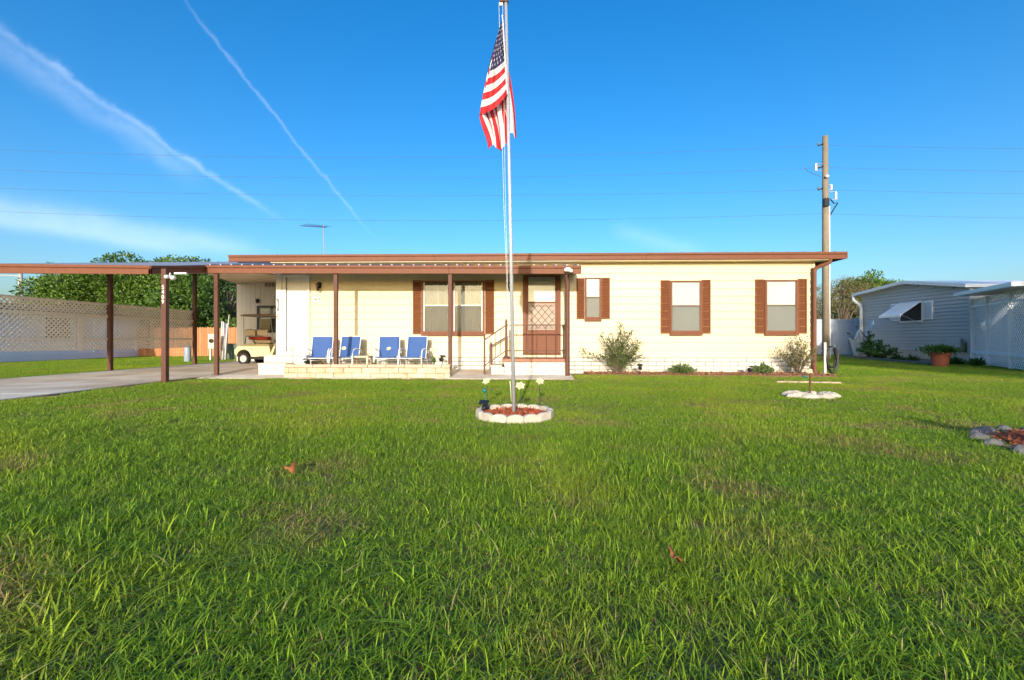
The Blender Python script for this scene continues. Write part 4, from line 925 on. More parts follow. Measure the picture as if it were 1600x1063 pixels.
MB().beam(A_ + nr * .03 + Vector((0, 0, 2.2)), B_ + nr * .03 + Vector((0, 0, 2.1)), .03, .06).build('rail', M['latticewhite'], lp)
off = nr * .55 
ra, rb = A_ - dv * .1 + off, B_ + off; ba, bb_ = Vector((26, 18.4, 0)), Vector((24, 12.4, 0))
MB().hexa([ra + Vector((0, 0, 2.62)), rb + Vector((0, 0, 2.44)), bb_ + Vector((0, 0, 2.7)), ba + Vector((0, 0, 2.9)), ra + Vector((0, 0, 2.75)), rb + Vector((0, 0, 2.57)), bb_ + Vector((0, 0, 2.9)), ba + Vector((0, 0, 3.1))]).build('roof', M['ntrim'], lp, bev=.01)
bk0, bk1 = A_ - nr * 3.0, B_ - nr * 3.0
MB().hexa([bk0, bk1, bk1 - nr * .1, bk0 - nr * .1, bk0 + Vector((0, 0, 2.5)), bk1 + Vector((0, 0, 2.4)), bk1 - nr * .1 + Vector((0, 0, 2.4)), bk0 - nr * .1 + Vector((0, 0, 2.5))]).build('shade_toned_back_wall', M['greenbox'], lp)  # dark colour stands in for the shade inside the porch
bw = MB()
for i in (0, 1):
    c0 = A_.lerp(B_, .42 + i * .24) - nr * 2.95
    bw.hexa([c0 + Vector((0, 0, .9)), c0 + dv * 1.1 + Vector((0, 0, .9)), c0 + dv * 1.1 + nr * .03 + Vector((0, 0, .9)), c0 + nr * .03 + Vector((0, 0, .9)),
             c0 + Vector((0, 0, 1.9)), c0 + dv * 1.1 + Vector((0, 0, 1.9)), c0 + dv * 1.1 + nr * .03 + Vector((0, 0, 1.9)), c0 + nr * .03 + Vector((0, 0, 1.9))])
bw.build('window', M['blind'], lp)
e0_ = B_ - dv * .02; e1_ = e0_ - nr * 9
MB().hexa([e0_, e1_, e1_ + dv * .08, e0_ + dv * .08, e0_ + Vector((0, 0, 2.42)), e1_ + Vector((0, 0, 2.42)), e1_ + dv * .08 + Vector((0, 0, 2.42)), e0_ + dv * .08 + Vector((0, 0, 2.42))]).build('sun_block_wall', M['nsiding'], lp)  # unseen wall added to keep the sun from shining in behind the lattice
# white vinyl fence
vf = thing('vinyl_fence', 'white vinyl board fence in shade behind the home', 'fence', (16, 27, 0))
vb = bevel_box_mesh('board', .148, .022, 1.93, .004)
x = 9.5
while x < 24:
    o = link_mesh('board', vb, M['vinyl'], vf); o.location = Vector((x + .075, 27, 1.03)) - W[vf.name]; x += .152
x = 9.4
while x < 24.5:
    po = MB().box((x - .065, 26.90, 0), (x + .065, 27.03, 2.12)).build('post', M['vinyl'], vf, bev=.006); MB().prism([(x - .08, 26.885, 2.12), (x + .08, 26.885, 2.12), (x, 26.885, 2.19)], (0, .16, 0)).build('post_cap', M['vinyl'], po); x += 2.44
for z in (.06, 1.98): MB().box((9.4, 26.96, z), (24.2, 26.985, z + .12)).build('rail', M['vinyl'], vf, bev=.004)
# bucket with dish antennas, bush, fern pot, meter ring
bk = Pz(1341, 556, 0)
bn = thing('white_bin', 'white tapered bin leaning by the neighbour downspout', 'bin', (bk.x, bk.y, 0))
lean = Vector((-.16, 0, 0))
def ring(c, r, sq=1.0): return [(c.x + r * math.cos(a), c.y + r * sq * math.sin(a), c.z) for a in np.linspace(0, 6.283, 17)[:-1]]
b_ = MB(); n = 16; rgs = [(0, .22), (.9, .30), (.9, .335), (.98, .335)]
for z, r in rgs: b_.v += ring(Vector((bk.x, bk.y, z)) + lean * z, r)
for i in range(3): b_.f += [(i * n + j, i * n + (j + 1) % n, (i + 1) * n + (j + 1) % n, (i + 1) * n + j) for j in range(n)]
b_.f.append(tuple(reversed(range(n)))); b_.build('body', M['white'], bn, smooth=False); MB().lathe([(.3, .93), (.3, .95)], (bk.x - .15, bk.y, 0), 16).build('lid', M['white'], bn)
def dish(c, tilt, label, sc_=1.0):
    c = Vector(c); t = thing('dish_antenna', label, 'antenna', (c.x, c.y, 0))
    n_ = Vector((-.85, .42, .32)).normalized(); a = n_.cross(Vector((0, 0, 1))).normalized(); b = n_.cross(a); vs = [c]; fs = []
    for i in (1, 2, 3):
        for j in range(18):
            th_ = 2 * math.pi * j / 18; r = i / 3 * .42 * sc_; vs.append(c + (a * math.cos(th_) * .85 + b * math.sin(th_)) * r + n_ * (r * r * .45))
    for j in range(18):
        q_ = (j + 1) % 18; fs.append((0, 1 + j, 1 + q_))
        for i in (0, 1): fs.append((1 + i * 18 + j, 1 + (i + 1) * 18 + j, 1 + (i + 1) * 18 + q_, 1 + i * 18 + q_))
    o = MB().add(vs, fs).build('reflector', M['dish'], t, smooth=True); md = o.modifiers.new('t', 'SOLIDIFY'); md.thickness = .012
    f = c + n_ * .55 * sc_ + Vector((0, 0, -.02)); MB().tube([c - b * -.3 * sc_, c + b * .38 * sc_ + n_ * .1, f], .018, 6).build('feed_arm', M['black'], t)
    MB().tube([f - n_ * .08, f + n_ * .06], .05, 8).build('feed_horn', M['black'], t); MB().tube([(c.x + .02, c.y + .02, -.02), c - n_ * .02], .025, 8).build('mast', M['steel'], t)
p1 = Py(1362, 515, 23.0); dish(p1, 0, 'blue grey dish antenna on a mast above the leafy bush', 1.15)
p2 = Py(1340, 521, 22.6); dish((p2.x, p2.y, 1.15), 0, 'dish antenna standing just behind the white bin', .7)
shrub('leafy_bush', 'broad leafy green bush against the grey siding', (Pz(1372, 562).x, Pz(1372, 562).y, 0), 1.05, 1.7, 34, 30, .15, .075, M['fern'], top=.1)
shrub('leafy_bush', 'taller narrow leafy bush beside the white bin', (Pz(1358, 560).x, Pz(1358, 560).y, 0), 1.5, .8, 16, 28, .15, .075, M['fern'], top=.15)
fp = Pz(1469, 573, 0)
pt = thing('flower_pot', 'large terracotta flower pot standing on the grass before the grey bungalow', 'pot', fp)
MB().lathe([(.19, 0), (.205, .02), (.27, .40), (.30, .41), (.30, .49), (.27, .49), (.265, .46), (.02, .45)], fp, 22).build('pot', M['terracotta'], pt, smooth=False)
fr = thing('potted_fern', 'dark green fern spilling over the terracotta pot', 'fern', fp + Vector((0, 0, .45)))
P = []; D = []
for i in range(60):
    a = random.uniform(0, 6.283); l_ = random.uniform(.25, .62); 
    for k in range(14):
        f = k / 13; p = fp + Vector((math.cos(a) * l_ * f, math.sin(a) * l_ * f,   .48 + .62 * f - .60 * f * f)); P.append(p); D.append(Vector((math.cos(a) * .5, math.sin(a) * .5, .1)) + Vector(rng.normal(size=3)) * .6)
V, Fc = leaf_mesh(np.array(P), np.array(D), .17, .05); np_mesh('fronds', V, Fc, M['fern'], fr)
MB().lathe([(.03, -.05), (.05, 0), (.02, .05)], fp + Vector((0, 0, .45)), 8).build('root_crown', M['bark'], fr)
# edging along the neighbour bed
bed = MB(); e0, e1 = Pz(1322, 559), Pz(1462, 571)
nbed = thing('neighbour_border', 'dark soil border with a low stone edge along the grey bungalow', 'border', (e0 + e1) / 2)
MB().hexa([e0, e1, Vector((NX, ya, 0)), Vector((NX, yb, 0)), e0 + Vector((0, 0, .03)), e1 + Vector((0, 0, .03)), Vector((NX, ya, .05)), Vector((NX, yb, .05))]).build('soil', M['mulch'], nbed)
nst = 22
for i in range(nst):
    c = e0.lerp(e1, (i + .5) / nst); l_ = (e1 - e0).length / nst * .92; d_ = (e1 - e0).normalized()
    MB().beam(c - d_ * l_ / 2 + Vector((0, 0, .04)), c + d_ * l_ / 2 + Vector((0, 0, .045 + random.uniform(-.01, .01))), .14, .11).build('edging_stone', M['greystone'], nbed, bev=.015)
for i, (u, v) in enumerate(((1405, 566), (1430, 568), (1500, 571), (1535, 574))):
    b = Pz(u, v); rosette('border_plant', ('low dark border plant by the grey siding', 'low dark border plant left of the terracotta pot', 'low dark weeds between pot and white lattice', 'low weeds at the foot of the white lattice')[i].replace('left of', 'beside'), b + Vector((.3, .5, 0)), 90, .32, .06, M['fern'], 1.2)

# ------------------------------------------------------------------ utility pole and lines
UY = 22.0; up_ = Py(1290, 213, UY)
pb = XY(1290, UY); upo = thing('utility_pole', 'tall weathered wooden utility pole behind the home with insulators', 'utility pole', (pb, UY, 0))
MB().tube([(pb + .03, UY, -.2), (pb, UY, 5), (pb - .02, UY, up_.z)], [.165, .145, .118], 14).build('pole', M['pole'], upo, smooth=True)
MB().tube([(pb + .13, UY - .10, 0), (pb + .115, UY - .09, 7.2)], .028, 8).build('conduit', M['ntrim'], upo)
wires = [(227, 231, 246), (262, 263, 278), (296.5, 294, 306), (334, 329, 345)]
for i, v in enumerate((225, 260, 294)):
    q = Py(1284, v, UY); c = Vector((pb - .15, UY - .02, q.z))
    ob = MB().tube([c + Vector((.04, 0, 0)), c + Vector((-.20, 0, -.10))], .03, 6).build('bracket', M['black'], upo)
    MB().lathe([(.03, 0), (.07, .03), (.04, .06), (.07, .09), (.03, .12)], c + Vector((-.18, 0, -.08)), 8).build('insulator', M['steel'], ob)
q = Py(1287, 278, UY); MB().blob((pb - .06, UY - .20, q.z), (.09, .09, .07)).build('lamp_cap', M['white'], upo, smooth=True)
for (u0, v0_, u1, v1_) in ((1275, 256, 1275, 267), (1299, 289, 1299, 297), (1306, 300, 1306, 312)):
    a = Py(u0, v0_, UY); b = Py(u1, v1_, UY); fo = MB().tube([a, b], .05, 6).build('cutout_fuse', M['ntrim'], upo)
    MB().tube([a, Vector((pb, UY, a.z))], .018, 5).tube([b, Vector((pb, UY, b.z))], .018, 5).build('arm', M['steel'], fo)
MB().tube([Py(1297, 311, UY), Py(1303, 318, UY), Py(1309, 317, UY), Py(1296, 338, UY)], .028, 6).build('cable_loop', M['black'], upo)
MB().tube([Py(1282, 276, UY), Py(1262, 268, UY), Py(1258, 262, UY)], .012, 5).build('jumper', M['wire'], upo)
MB().box((pb - .20, UY - .25, Py(1290, 324, UY).z), (pb + .02, UY - .1, Py(1290, 312, UY).z)).build('bracket_plate', M['black'], upo)
for i, (vp, vl, vm) in enumerate(wires):
    pole = Py(1286, vp, UY); far_l = Vector((pb - 46, UY, Py(0, vl, UY).z + .25)); far_r = Vector((pb + 46, UY, pole.z))
    zc = Py(700, vm, UY).z; pts = []
    for k in range(49):
        f = k / 48; x = far_l.x + (pole.x - far_l.x) * f; zl = far_l.z + (pole.z - far_l.z) * f
        fm = (XY(700, UY) - far_l.x) / (pole.x - far_l.x); sag = (zc - (far_l.z + (pole.z - far_l.z) * fm)) / (4 * fm * (1 - fm)); pts.append((x, UY, zl + sag * 4 * f * (1 - f)))
    for k in range(1, 33): f = k / 32; pts.append((pole.x + 46 * f, UY, pole.z - .45 * 4 * f * (1 - f)))
    tag(MB().tube(pts, .0065, 5).build('power_line', M['wire']), ('topmost thin power line on the wooden utility pole', 'second power line from the top of the utility pole', 'third power line from the top of the utility pole', 'lowest line crossing the utility pole below the fuses')[i], 'power line')
# roof antenna
ab = Py(506.5, 398, 13.2); at_ = Py(505.5, 352.5, 13.2)
an = thing('roof_antenna', 'thin television antenna mast on the home roof', 'antenna', (ab.x, 13.2, 3.3))
MB().tube([(ab.x, 13.2, 3.25), (at_.x, 13.2, at_.z)], .016, 6).build('mast', M['steel'], an)
bo = MB().tube([(at_.x + .1, 13.2, at_.z - .06), (at_.x - .65, 13.1, at_.z - .03)], .010, 5).build('boom', M['wire'], an)
for k in range(7):
    xx = at_.x + .05 - k * .1; l_ = .22 - .015 * k; MB().tube([(xx - .07, 13.2 - l_, at_.z - .10 + .01 * k), (xx + .07, 13.2 + l_, at_.z + .03 + .01 * k)], .006, 4).build('element', M['wire'], bo)

# ------------------------------------------------------------------ flagpole, flag
fb = Pz(803.5, 646, 0.05); FYp = fb.y; ft = Py(790.5, 4, FYp)
fpo = thing('flagpole', 'tall pale metal flagpole rising from the ringed mulch bed', 'flagpole', (fb.x, FYp, 0))
MB().tube([(fb.x, FYp, -.1), fb.lerp(ft, .5), ft], [.0225, .0215, .019], 16).build('pole', M['polewhite'], fpo, smooth=True)
tr_ = MB().box((ft.x - .075, FYp - .03, ft.z - .005), (ft.x + .03, FYp + .03, ft.z + .03)).build('truck', M['brownpost'], fpo, bev=.004)
MB().tube([(ft.x - .06, FYp - .012, ft.z - .02), (ft.x - .06, FYp + .012, ft.z - .02)], .025, 10).build('pulley', M['steel'], tr_)
MB().tube([(ft.x, FYp, ft.z + .03), (ft.x, FYp, ft.z + .05)], .02, 8).build('cap', M['alu'], tr_)
q = fb.lerp(ft, .19); MB().tube([q + Vector((-.04, -.03, -.06)), q + Vector((-.04, -.03, .06))], .008, 6).build('cleat', M['steel'], fpo)
MB().tube([(ft.x - .085, FYp, ft.z - .03), fb.lerp(ft, .5) + Vector((-.075, 0, 0)), q + Vector((-.045, -.03, 0))], .002, 5).tube([(ft.x - .04, FYp - .01, ft.z - .03), fb.lerp(ft, .5) + Vector((-.055, -.01, 0)), q + Vector((-.042, -.03, .02))], .002, 5).build('halyard', M['rope'], fpo)
fm = bpy.data.materials.new('flag_cloth'); fm.use_nodes = True; T = fm.node_tree; B = T.nodes['Principled BSDF']; B.inputs['Roughness'].default_value = .75
uvn = N(T, 'ShaderNodeUVMap'); uvn.uv_map = 'UVMap'; sep = N(T, 'ShaderNodeSeparateXYZ'); L(T, uvn.outputs[0], sep.inputs[0]); S_, T_ = sep.outputs[0], sep.outputs[1]
stripe = math_node(T, 'MODULO', math_node(T, 'FLOOR', math_node(T, 'MULTIPLY', T_, 13.0)), 2.0)
canton = math_node(T, 'MULTIPLY', math_node(T, 'LESS_THAN', S_, .4), math_node(T, 'LESS_THAN', T_, 7 / 13))
def star_grid(nx, ny, ox, oy):
    gx = math_node(T, 'ADD', math_node(T, 'MULTIPLY', S_, 12 / .4 / 2), ox); gy = math_node(T, 'ADD', math_node(T, 'MULTIPLY', T_, 10 / (7 / 13) / 2), oy)
    fx = math_node(T, 'SUBTRACT', math_node(T, 'FRACT', gx), .5); fy = math_node(T, 'SUBTRACT', math_node(T, 'FRACT', gy), .5)
    fx = math_node(T, 'MULTIPLY', fx, 1.9 * .4 / 6); fy = math_node(T, 'MULTIPLY', fy, (7 / 13) / 5)
    r = math_node(T, 'SQRT', math_node(T, 'ADD', math_node(T, 'MULTIPLY', fx, fx), math_node(T, 'MULTIPLY', fy, fy)))
    ang = math_node(T, 'ARCTAN2', fx, math_node(T, 'MULTIPLY', fy, -1.0))
    lim = math_node(T, 'ADD', math_node(T, 'MULTIPLY', math_node(T, 'COSINE', math_node(T, 'MULTIPLY', ang, 5.0)), .006), .014)
    ok = math_node(T, 'MULTIPLY', math_node(T, 'GREATER_THAN', gx, .0), math_node(T, 'LESS_THAN', gx, float(nx))); ok = math_node(T, 'MULTIPLY', ok, math_node(T, 'MULTIPLY', math_node(T, 'GREATER_THAN', gy, 0.0), math_node(T, 'LESS_THAN', gy, float(ny))))
    return math_node(T, 'MULTIPLY', math_node(T, 'LESS_THAN', r, lim), ok)
stars = math_node(T, 'MAXIMUM', star_grid(6, 5, 0.0, 0.0), star_grid(5, 4, -.5, -.5))
def mixc(f, a, b):
    n_ = N(T, 'ShaderNodeMix'); n_.data_type = 'RGBA'; L(T, f, n_.inputs[0])
    for i_, c_ in ((6, a), (7, b)):
        if isinstance(c_, tuple): n_.inputs[i_].default_value = (*c_, 1)
        else: L(T, c_, n_.inputs[i_])
    return n_.outputs[2]
cst = mixc(stripe, (.58, .022, .028), (.80, .78, .75)); cca = mixc(stars, (.035, .03, .10), (.80, .79, .77)); cfl = mixc(canton, cst, cca)
L(T, cfl, B.inputs['Base Color']); trn = N(T, 'ShaderNodeBsdfTranslucent'); L(T, cfl, trn.inputs[0]); msf = N(T, 'ShaderNodeMixShader'); msf.inputs[0].default_value = .22
L(T, B.outputs[0], msf.inputs[1]); L(T, trn.outputs[0], msf.inputs[2]); L(T, msf.outputs[0], T.nodes['Material Output'].inputs['Surface'])
NS, NT = 90, 78; vs = []; uvs = []; fs = []
def pv(u, v, w): return Py(u, v, FYp + w)
for j in range(NT + 1):
    t = j / NT; Hh = (785.5 + 7 * t, 31 + 117 * t); Ff = (783.5 - 34.5 * t - 3 * math.sin(math.pi * t), 33 + 146 * t)
    Bt = (806 - 40 * t ** .9, 214 + 24 * t - 10 * math.sin(t * 9) * (t > .1))
    for i in range(NS + 1):
        s = i / NS
        if s <= .38:
            q = s / .38; u = Hh[0] + (Ff[0] - Hh[0]) * q; v = Hh[1] + (Ff[1] - Hh[1]) * q + 7 * math.sin(math.pi * q) * t
            w = -.045 - .05 * math.sin(math.pi * q) * t + .026 * math.sin(q * 13 + 3 * t) * min(1, t * 3) + .012 * math.sin(q * 5 - 9 * t)
        else:
            q = (s - .38) / .62; e = q * q * (3 - 2 * q)
            u = Ff[0] + (Bt[0] - Ff[0]) * (e * .75 + q * .25); v = Ff[1] + (Bt[1] - Ff[1]) * q
            w = -.045 + .17 * math.sin(min(q * 1.5, 1.57)) - .07 * q + .045 * math.sin(2 * math.pi * 3.7 * t + 1.2) * q + .012 * math.sin(q * 9 + 8 * t)
            u += 3.0 * math.sin(2 * math.pi * 3.7 * t + .3) * q + 2.5 * math.sin(math.pi * min(q * 1.1, 1)) * (1 - t) ** .7
        vs.append(pv(u, v, w)); uvs.append((s, t))
for j in range(NT):
    for i in range(NS): a = j * (NS + 1) + i; fs.append((a, a + 1, a + NS + 2, a + NS + 1))
flag = thing('flag', 'red, white and blue striped flag with stars hanging limp on the flagpole', 'flag', (fb.x, FYp, 3.4))
fo = MB().add(vs, fs).build('cloth', fm, flag, smooth=True)
uvl = fo.data.uv_layers.new(name='UVMap')
for lp_ in fo.data.loops: uvl.data[lp_.index].uv = uvs[lp_.vertex_index]
q = pv(784.5, 24, -.03); MB().tube([q, pv(785.5, 31, -.045)], .006, 5).tube([pv(785.5, 31, -.045), pv(792.5, 148, -.045)], .007, 5).build('header_rope', M['rope'], flag)

# ------------------------------------------------------------------ flagpole bed
bedc = Vector((fb.x + .005, FYp + .02, 0)); RB = .435
fbd = thing('flagpole_bed', 'round bed of red mulch ringed with scalloped pale edging stones', 'flower bed', bedc)
def mulch(parent, m, pts_fn, n, size, name='mulch_chips'):
    P = np.array([pts_fn() for _ in range(n)]); D = rng.normal(size=(n, 3)); D[:, 2] *= .35; V, Fc = leaf_mesh(P, D, size, size * .38, .1); o = np_mesh(name, V, Fc, m, parent); o['kind'] = 'stuff'
md_ = MB(); md_.lathe([(RB, .0), (RB, .035), (RB * .6, .055), (.02, .065)], bedc, 28); md_.build('mulch', M['mulchred'], fbd)
def disc_pt(c=bedc, r=RB - .03, z=.05):
    a = random.uniform(0, 6.283); q = r * math.sqrt(random.random()); return (c.x + q * math.cos(a), c.y + q * math.sin(a), z + .012 - .02 * q / r + random.uniform(-.008, .012))
mulch(fbd, M['mulchred'], disc_pt, 2200, .05)
NSN = 15
def scallop_mesh(hh=.105, lw=.19, th=.062):
    m_ = MB(); poly = [(-lw / 2, 0), (lw / 2, 0)] + [(lw / 2 * math.cos(a), hh * .62 + hh * .38 * math.sin(a)) for a in np.linspace(0, math.pi, 9)]
    m_.prism([(x, -th / 2, z) for x, z in poly], (0, th, 0)); return m_.mesh('edging_stone')
scm = scallop_mesh()
for k in range(NSN):
    a = 2 * math.pi * (k + .35) / NSN; o = link_mesh('edging_stone', scm, M['edging'], fbd)
    o.location = Vector((bedc.x + RB * math.cos(a), bedc.y + RB * math.sin(a), .0)) - W[fbd.name]; o.rotation_euler = (random.uniform(-.05, .05), random.uniform(-.03, .03), a + math.pi / 2)
    bv = o.modifiers.new('bevel', 'BEVEL'); bv.width = .012; bv.segments = 2
for (u, v, ub, vb_, lb) in ((761, 595.5, 762, 633, 'cream lily garden light beside the flagpole, nearest the black spotlight'), (813, 602.5, 815, 648, 'yellow throated lily garden light close before the flagpole'), (843, 595.5, 842, 634, 'white lily garden light on the far side of the ring from the black spotlight')):
    b = Pz(ub, vb_, .05); q = Py(u, v, b.y); lily(b, q.z - .05 - .02, q.x - b.x, lb, None, 0.7)
b = Pz(757, 632, .05); tag(MB().tube([b, b + Vector((0, 0, .16))], .005, 6).blob(b + Vector((0, 0, .19)), (.035, .03, .03)).build('solar_globe', M['teal'], smooth=True), 'small teal solar globe stake behind the black spotlight', 'garden light')
b = Pz(799, 628, .05); tag(MB().tube([b, b + Vector((-.01, 0, .20)), b + Vector((-.02, 0, .30))], [.006, .006, .010], 6).build('pale_stake', M['petal'], smooth=True), 'thin pale stake just behind the flagpole', 'stake')
b = Pz(757, 645, .03); spotlight(b, .15, 'black solar spotlight inside the scalloped ring aimed at the flag', 1.0, .03)

# ------------------------------------------------------------------ planting along the home
mb_ = thing('foundation_bed', 'brown mulch bed along the skirting of the home', 'flower bed', (4.5, 12.1, 0))
bx0_, bx1_ = XY(915, 12.1), XY(1290, 12.0)
MB().hexa([(bx0_, 11.85, 0), (bx1_, 11.5, 0), (bx1_, FAC - .03, 0), (bx0_, FAC - .03, 0), (bx0_ + .1, 11.95, .035), (bx1_, 11.6, .035), (bx1_, FAC - .03, .06), (bx0_, FAC - .03, .06)]).build('mulch', M['mulch'], mb_)
mulch(mb_, M['mulch'], lambda: (lambda x: (x, random.uniform(11.9 - .35 * (x - bx0_) / (bx1_ - bx0_), FAC - .05), random.uniform(.035, .075)))(random.uniform(bx0_, bx1_)), 5000, .06)
E0, E1 = Pz(1212, 596, .03), Pz(1313, 597.5, .03)
for k in range(6):
    a = E0.lerp(E1, k / 6 + .004); b = E0.lerp(E1, (k + 1) / 6 - .004)
    MB().beam(Vector((a.x, a.y, .005)), Vector((b.x, b.y, .008 + random.uniform(-.006, .006))), .14, .06).build('edging_block', M['stonecap'], mb_, bev=.012)
b = Pz(965, 586); b.y = 12.05; b.x = XY(966, 12.05)
def oleander(label, base, h, stems, leaves, spread, m, ln, wd):
    b = Vector(base); t = thing('oleander_shrub', label, 'shrub', base); sm = MB(); P = []; D = []
    for (dx, hh) in stems:
        tip = b + Vector((dx, random.uniform(-.22, .15), hh)); mid = b.lerp(tip, .5) + Vector((-dx * .18, random.uniform(-.05, .05), .05))
        sm.tube([b + Vector((dx * .06, 0, -.04)), mid, tip], [.013, .009, .003], 6)
        for k in range(leaves):
            f = random.uniform(.22, 1) ** .75; p = b.lerp(mid, f * 2) if f < .5 else mid.lerp(tip, f * 2 - 1)
            P.append(p + Vector(rng.normal(size=3)) * spread); D.append((tip - mid).normalized() * .8 + Vector(rng.normal(size=3)) * .7)
    sm.build('stems', M['bark'], t, smooth=True); V, Fc = leaf_mesh(np.array(P), np.array(D), ln, wd, .5); np_mesh('foliage', V, Fc, m, t)
oleander('tall loose oleander shrub beside the narrow shuttered window', b, 1.3, [(-1.0, .66), (-.45, 1.02), (-.32, .8), (-.25, .95), (-.1, .7), (.02, 1.0), (.12, 1.33), (.2, 1.1), (.22, .85), (.4, .92), (.5, .72), (.35, .55), (-.5, .55), (.62, .5), (-.15, .5), (.1, .5), (.25, .45), (.55, .85), (-.2, 1.1), (.3, 1.15), (.08, .85), (-.35, .6), (.45, .6)], 70, .035, M['oleander'], .115, .022)
b2 = Vector((XY(1246, 12.0), 12.0, .03))
oleander('sparse twiggy shrub with small brownish leaves at the home corner', b2, 1.0, [(-.55, .62), (-.3, .75), (-.2, .9), (-.05, 1.0), (.05, .85), (.15, .98), (.3, .8), (.42, .7), (-.4, .45), (.25, .5), (.1, .6), (-.12, .55), (.5, .45), (.2, .75), (-.3, .5), (.35, .6), (0, .4), (-.2, .35)], 64, .05, M['dryolive'], .07, .028)
for u, w_, h_, lb in ((1066, .74, .34, 'rounded low green shrub below the first large shuttered window from the oleander'), (1192, .55, .32, 'small dusty rounded shrub below the window nearest the home corner')):
    shrub('round_shrub', lb, (XY(u, 11.95), 11.95, .02), h_, w_, 46, 34, .06, .022, M['shrub'], top=.2)
spotlight((XY(1000, 11.85), 11.85, .03), .3, 'black solar spotlight in mulch beside the oleander', 1.1, .14)
spotlight((XY(1173, 11.85), 11.85, .03), -.3, 'black solar spotlight in mulch beside the dusty round shrub', 1.1, .1)
# hose on its stand
hx = XY(1289, 12.15); hs_ = thing('hose_stand', 'white post hose hanger at the home corner', 'hose hanger', (hx, 12.15, 0))
MB().box((hx - .025, 12.13, 0), (hx + .025, 12.17, .86)).build('post', M['white'], hs_, bev=.004); MB().tube([(hx, 12.15, .70), (hx + .2, 12.13, .72), (hx + .24, 12.13, .78)], .012, 6).build('hook', M['steel'], hs_)
hz = MB()
for k in range(9):
    cx_, ry, rz_ = hx + .15 + random.uniform(-.02, .03), random.uniform(.10, .16), random.uniform(.26, .36)
    hz.tube([(cx_ + ry * math.cos(a), 12.13 - .04 + k * .012 + .02 * math.sin(a), .76 - rz_ + rz_ * math.sin(a)) for a in np.linspace(0, 6.283, 26)], .013, 6, False)
tag(hz.build('garden_hose', M['hose'], smooth=True), 'black garden hose coiled on the white hanger', 'hose')
# small stone ring with solar stake
rc = Pz(1266, 621, 0)
rr_ = thing('stone_ring', 'small ring of flat pale stones on the lawn near the home corner', 'stone ring', rc)
for k in range(8):
    a = 2 * math.pi * k / 8 + .4; c = rc + Vector((.30 * math.cos(a), .20 * math.sin(a), 0)); m_ = MB(); n = 9; rad = [random.uniform(.11, .17) for _ in range(n)]
    m_.blob(c + Vector((0, 0, .02)), (random.uniform(.13, .17), random.uniform(.09, .12), random.uniform(.06, .085)), 11, 7, .10); m_.build('stone', M['edging'], rr_)
b = Pz(1266, 620, .0); t_ = thing('solar_stake', 'brown stake with cream flower head in the small stone ring', 'garden light', b)
MB().tube([b, b + Vector((0, 0, .50))], .014, 8).build('stake', M['brownpost'], t_)
MB().blob(b + Vector((-.02, 0, .42)), (.055, .05, .035), jit=.25).build('flower_head', M['petal'], t_); MB().blob(b + Vector((-.09, 0, .33)), (.04, .03, .02)).build('leaf', M['teal'], t_)
# mulch bed entering from the side with grey stones
kc = Vector((5.0, 3.86, 0)); kb = thing('lawn_bed', 'reddish mulch bed edged with rough grey stones on the lawn', 'flower bed', kc)
MB().lathe([(.92, 0), (.90, .025), (.5, .04), (.02, .05)], kc, 30).build('mulch', M['mulch'], kb)
mulch(kb, M['mulchbed'], lambda: disc_pt(kc, .80, .04), 3800, .075)
for k in range(22):
    a = 2 * math.pi * k / 22; c = kc + Vector((.93 * math.cos(a), .93 * math.sin(a), 0)); m_ = MB(); n = 8
    m_.blob(c + Vector((0, 0, .02)), (random.uniform(.06, .10), random.uniform(.05, .07), random.uniform(.045, .065)), 10, 7, .07); o = m_.build('edging_stone', M['greystone'], kb)
shrub('bed_shrub', 'small upright shrub in the grey stone edged mulch bed', (kc.x - .55, kc.y - .2, 0), .55, .42, 16, 26, .09, .04, M['shrub'], top=.2)
# fallen leaves
for u, v, lb, rz_ in ((454, 735, 'orange brown fallen leaf lying on the longer grass', .3), (1056, 876, 'reddish brown fallen leaf curled on the thin grass', 1.4)):
    c = Pz(u, v, .055); m_ = MB(); n = 12; vs = [c + Vector((0, 0, .02))]
    for i in range(n):
        a = 6.283 * i / n; r = .031 * (1 + .25 * math.cos(2 * a)) * random.uniform(.85, 1.15); vs.append(c + Vector((r * math.cos(a + rz_), r * math.sin(a + rz_), .018 * math.sin(2 * a) + .035 * (math.sin(a) > 0))))
    o = m_.add(vs, [(0, 1 + i, 1 + (i + 1) % n) for i in range(n)]).build('fallen_leaf', M['fallen'], smooth=True); md = o.modifiers.new('t', 'SOLIDIFY'); md.thickness = .002; tag(o, lb, 'leaf')

# ------------------------------------------------------------------ trees
def at(u, v, Y): return Py(u, v, Y)
c = at(228, 437, 36); tree('broad_oak_tree', 'broad dense green oak rising above the carport roof', (c.x, 36, 0), 2.2, .35, (c.x, 36, 4.15), (7.9, 5.5, 3.0), 230, .95, 420, .22, .13, M['leaf'])
c = at(160, 437, 39); tree('oak_tree', 'rounded green oak over the beige lattice', (c.x, 39, 0), 2.2, .3, (c.x, 39, 4.5), (4.6, 4, 3.2), 110, .9, 420, .22, .13, M['leaf'])
c = at(296, 437, 38); tree('oak_tree', 'rounded green oak over the house number post', (c.x, 38, 0), 2.2, .3, (c.x, 38, 4.4), (4.2, 4, 3.1), 110, .9, 420, .22, .13, M['leaf'])
c = at(118, 445, 33); tree('green_tree', 'lower green tree at the lattice side of the broad oak', (c.x, 33, 0), 1.6, .2, (c.x, 33, 3.6), (2.9, 3, 2.1), 46, .85, 280, .26, .15, M['leaf'])
c = at(352, 450, 30); tree('dark_tree', 'dark green tree with sky gaps beside the white shed', (c.x, 30, 0), 2.0, .22, (c.x, 30, 3.7), (2.1, 2.2, 2.2), 34, .62, 330, .22, .12, M['leafdark'], low=-1)
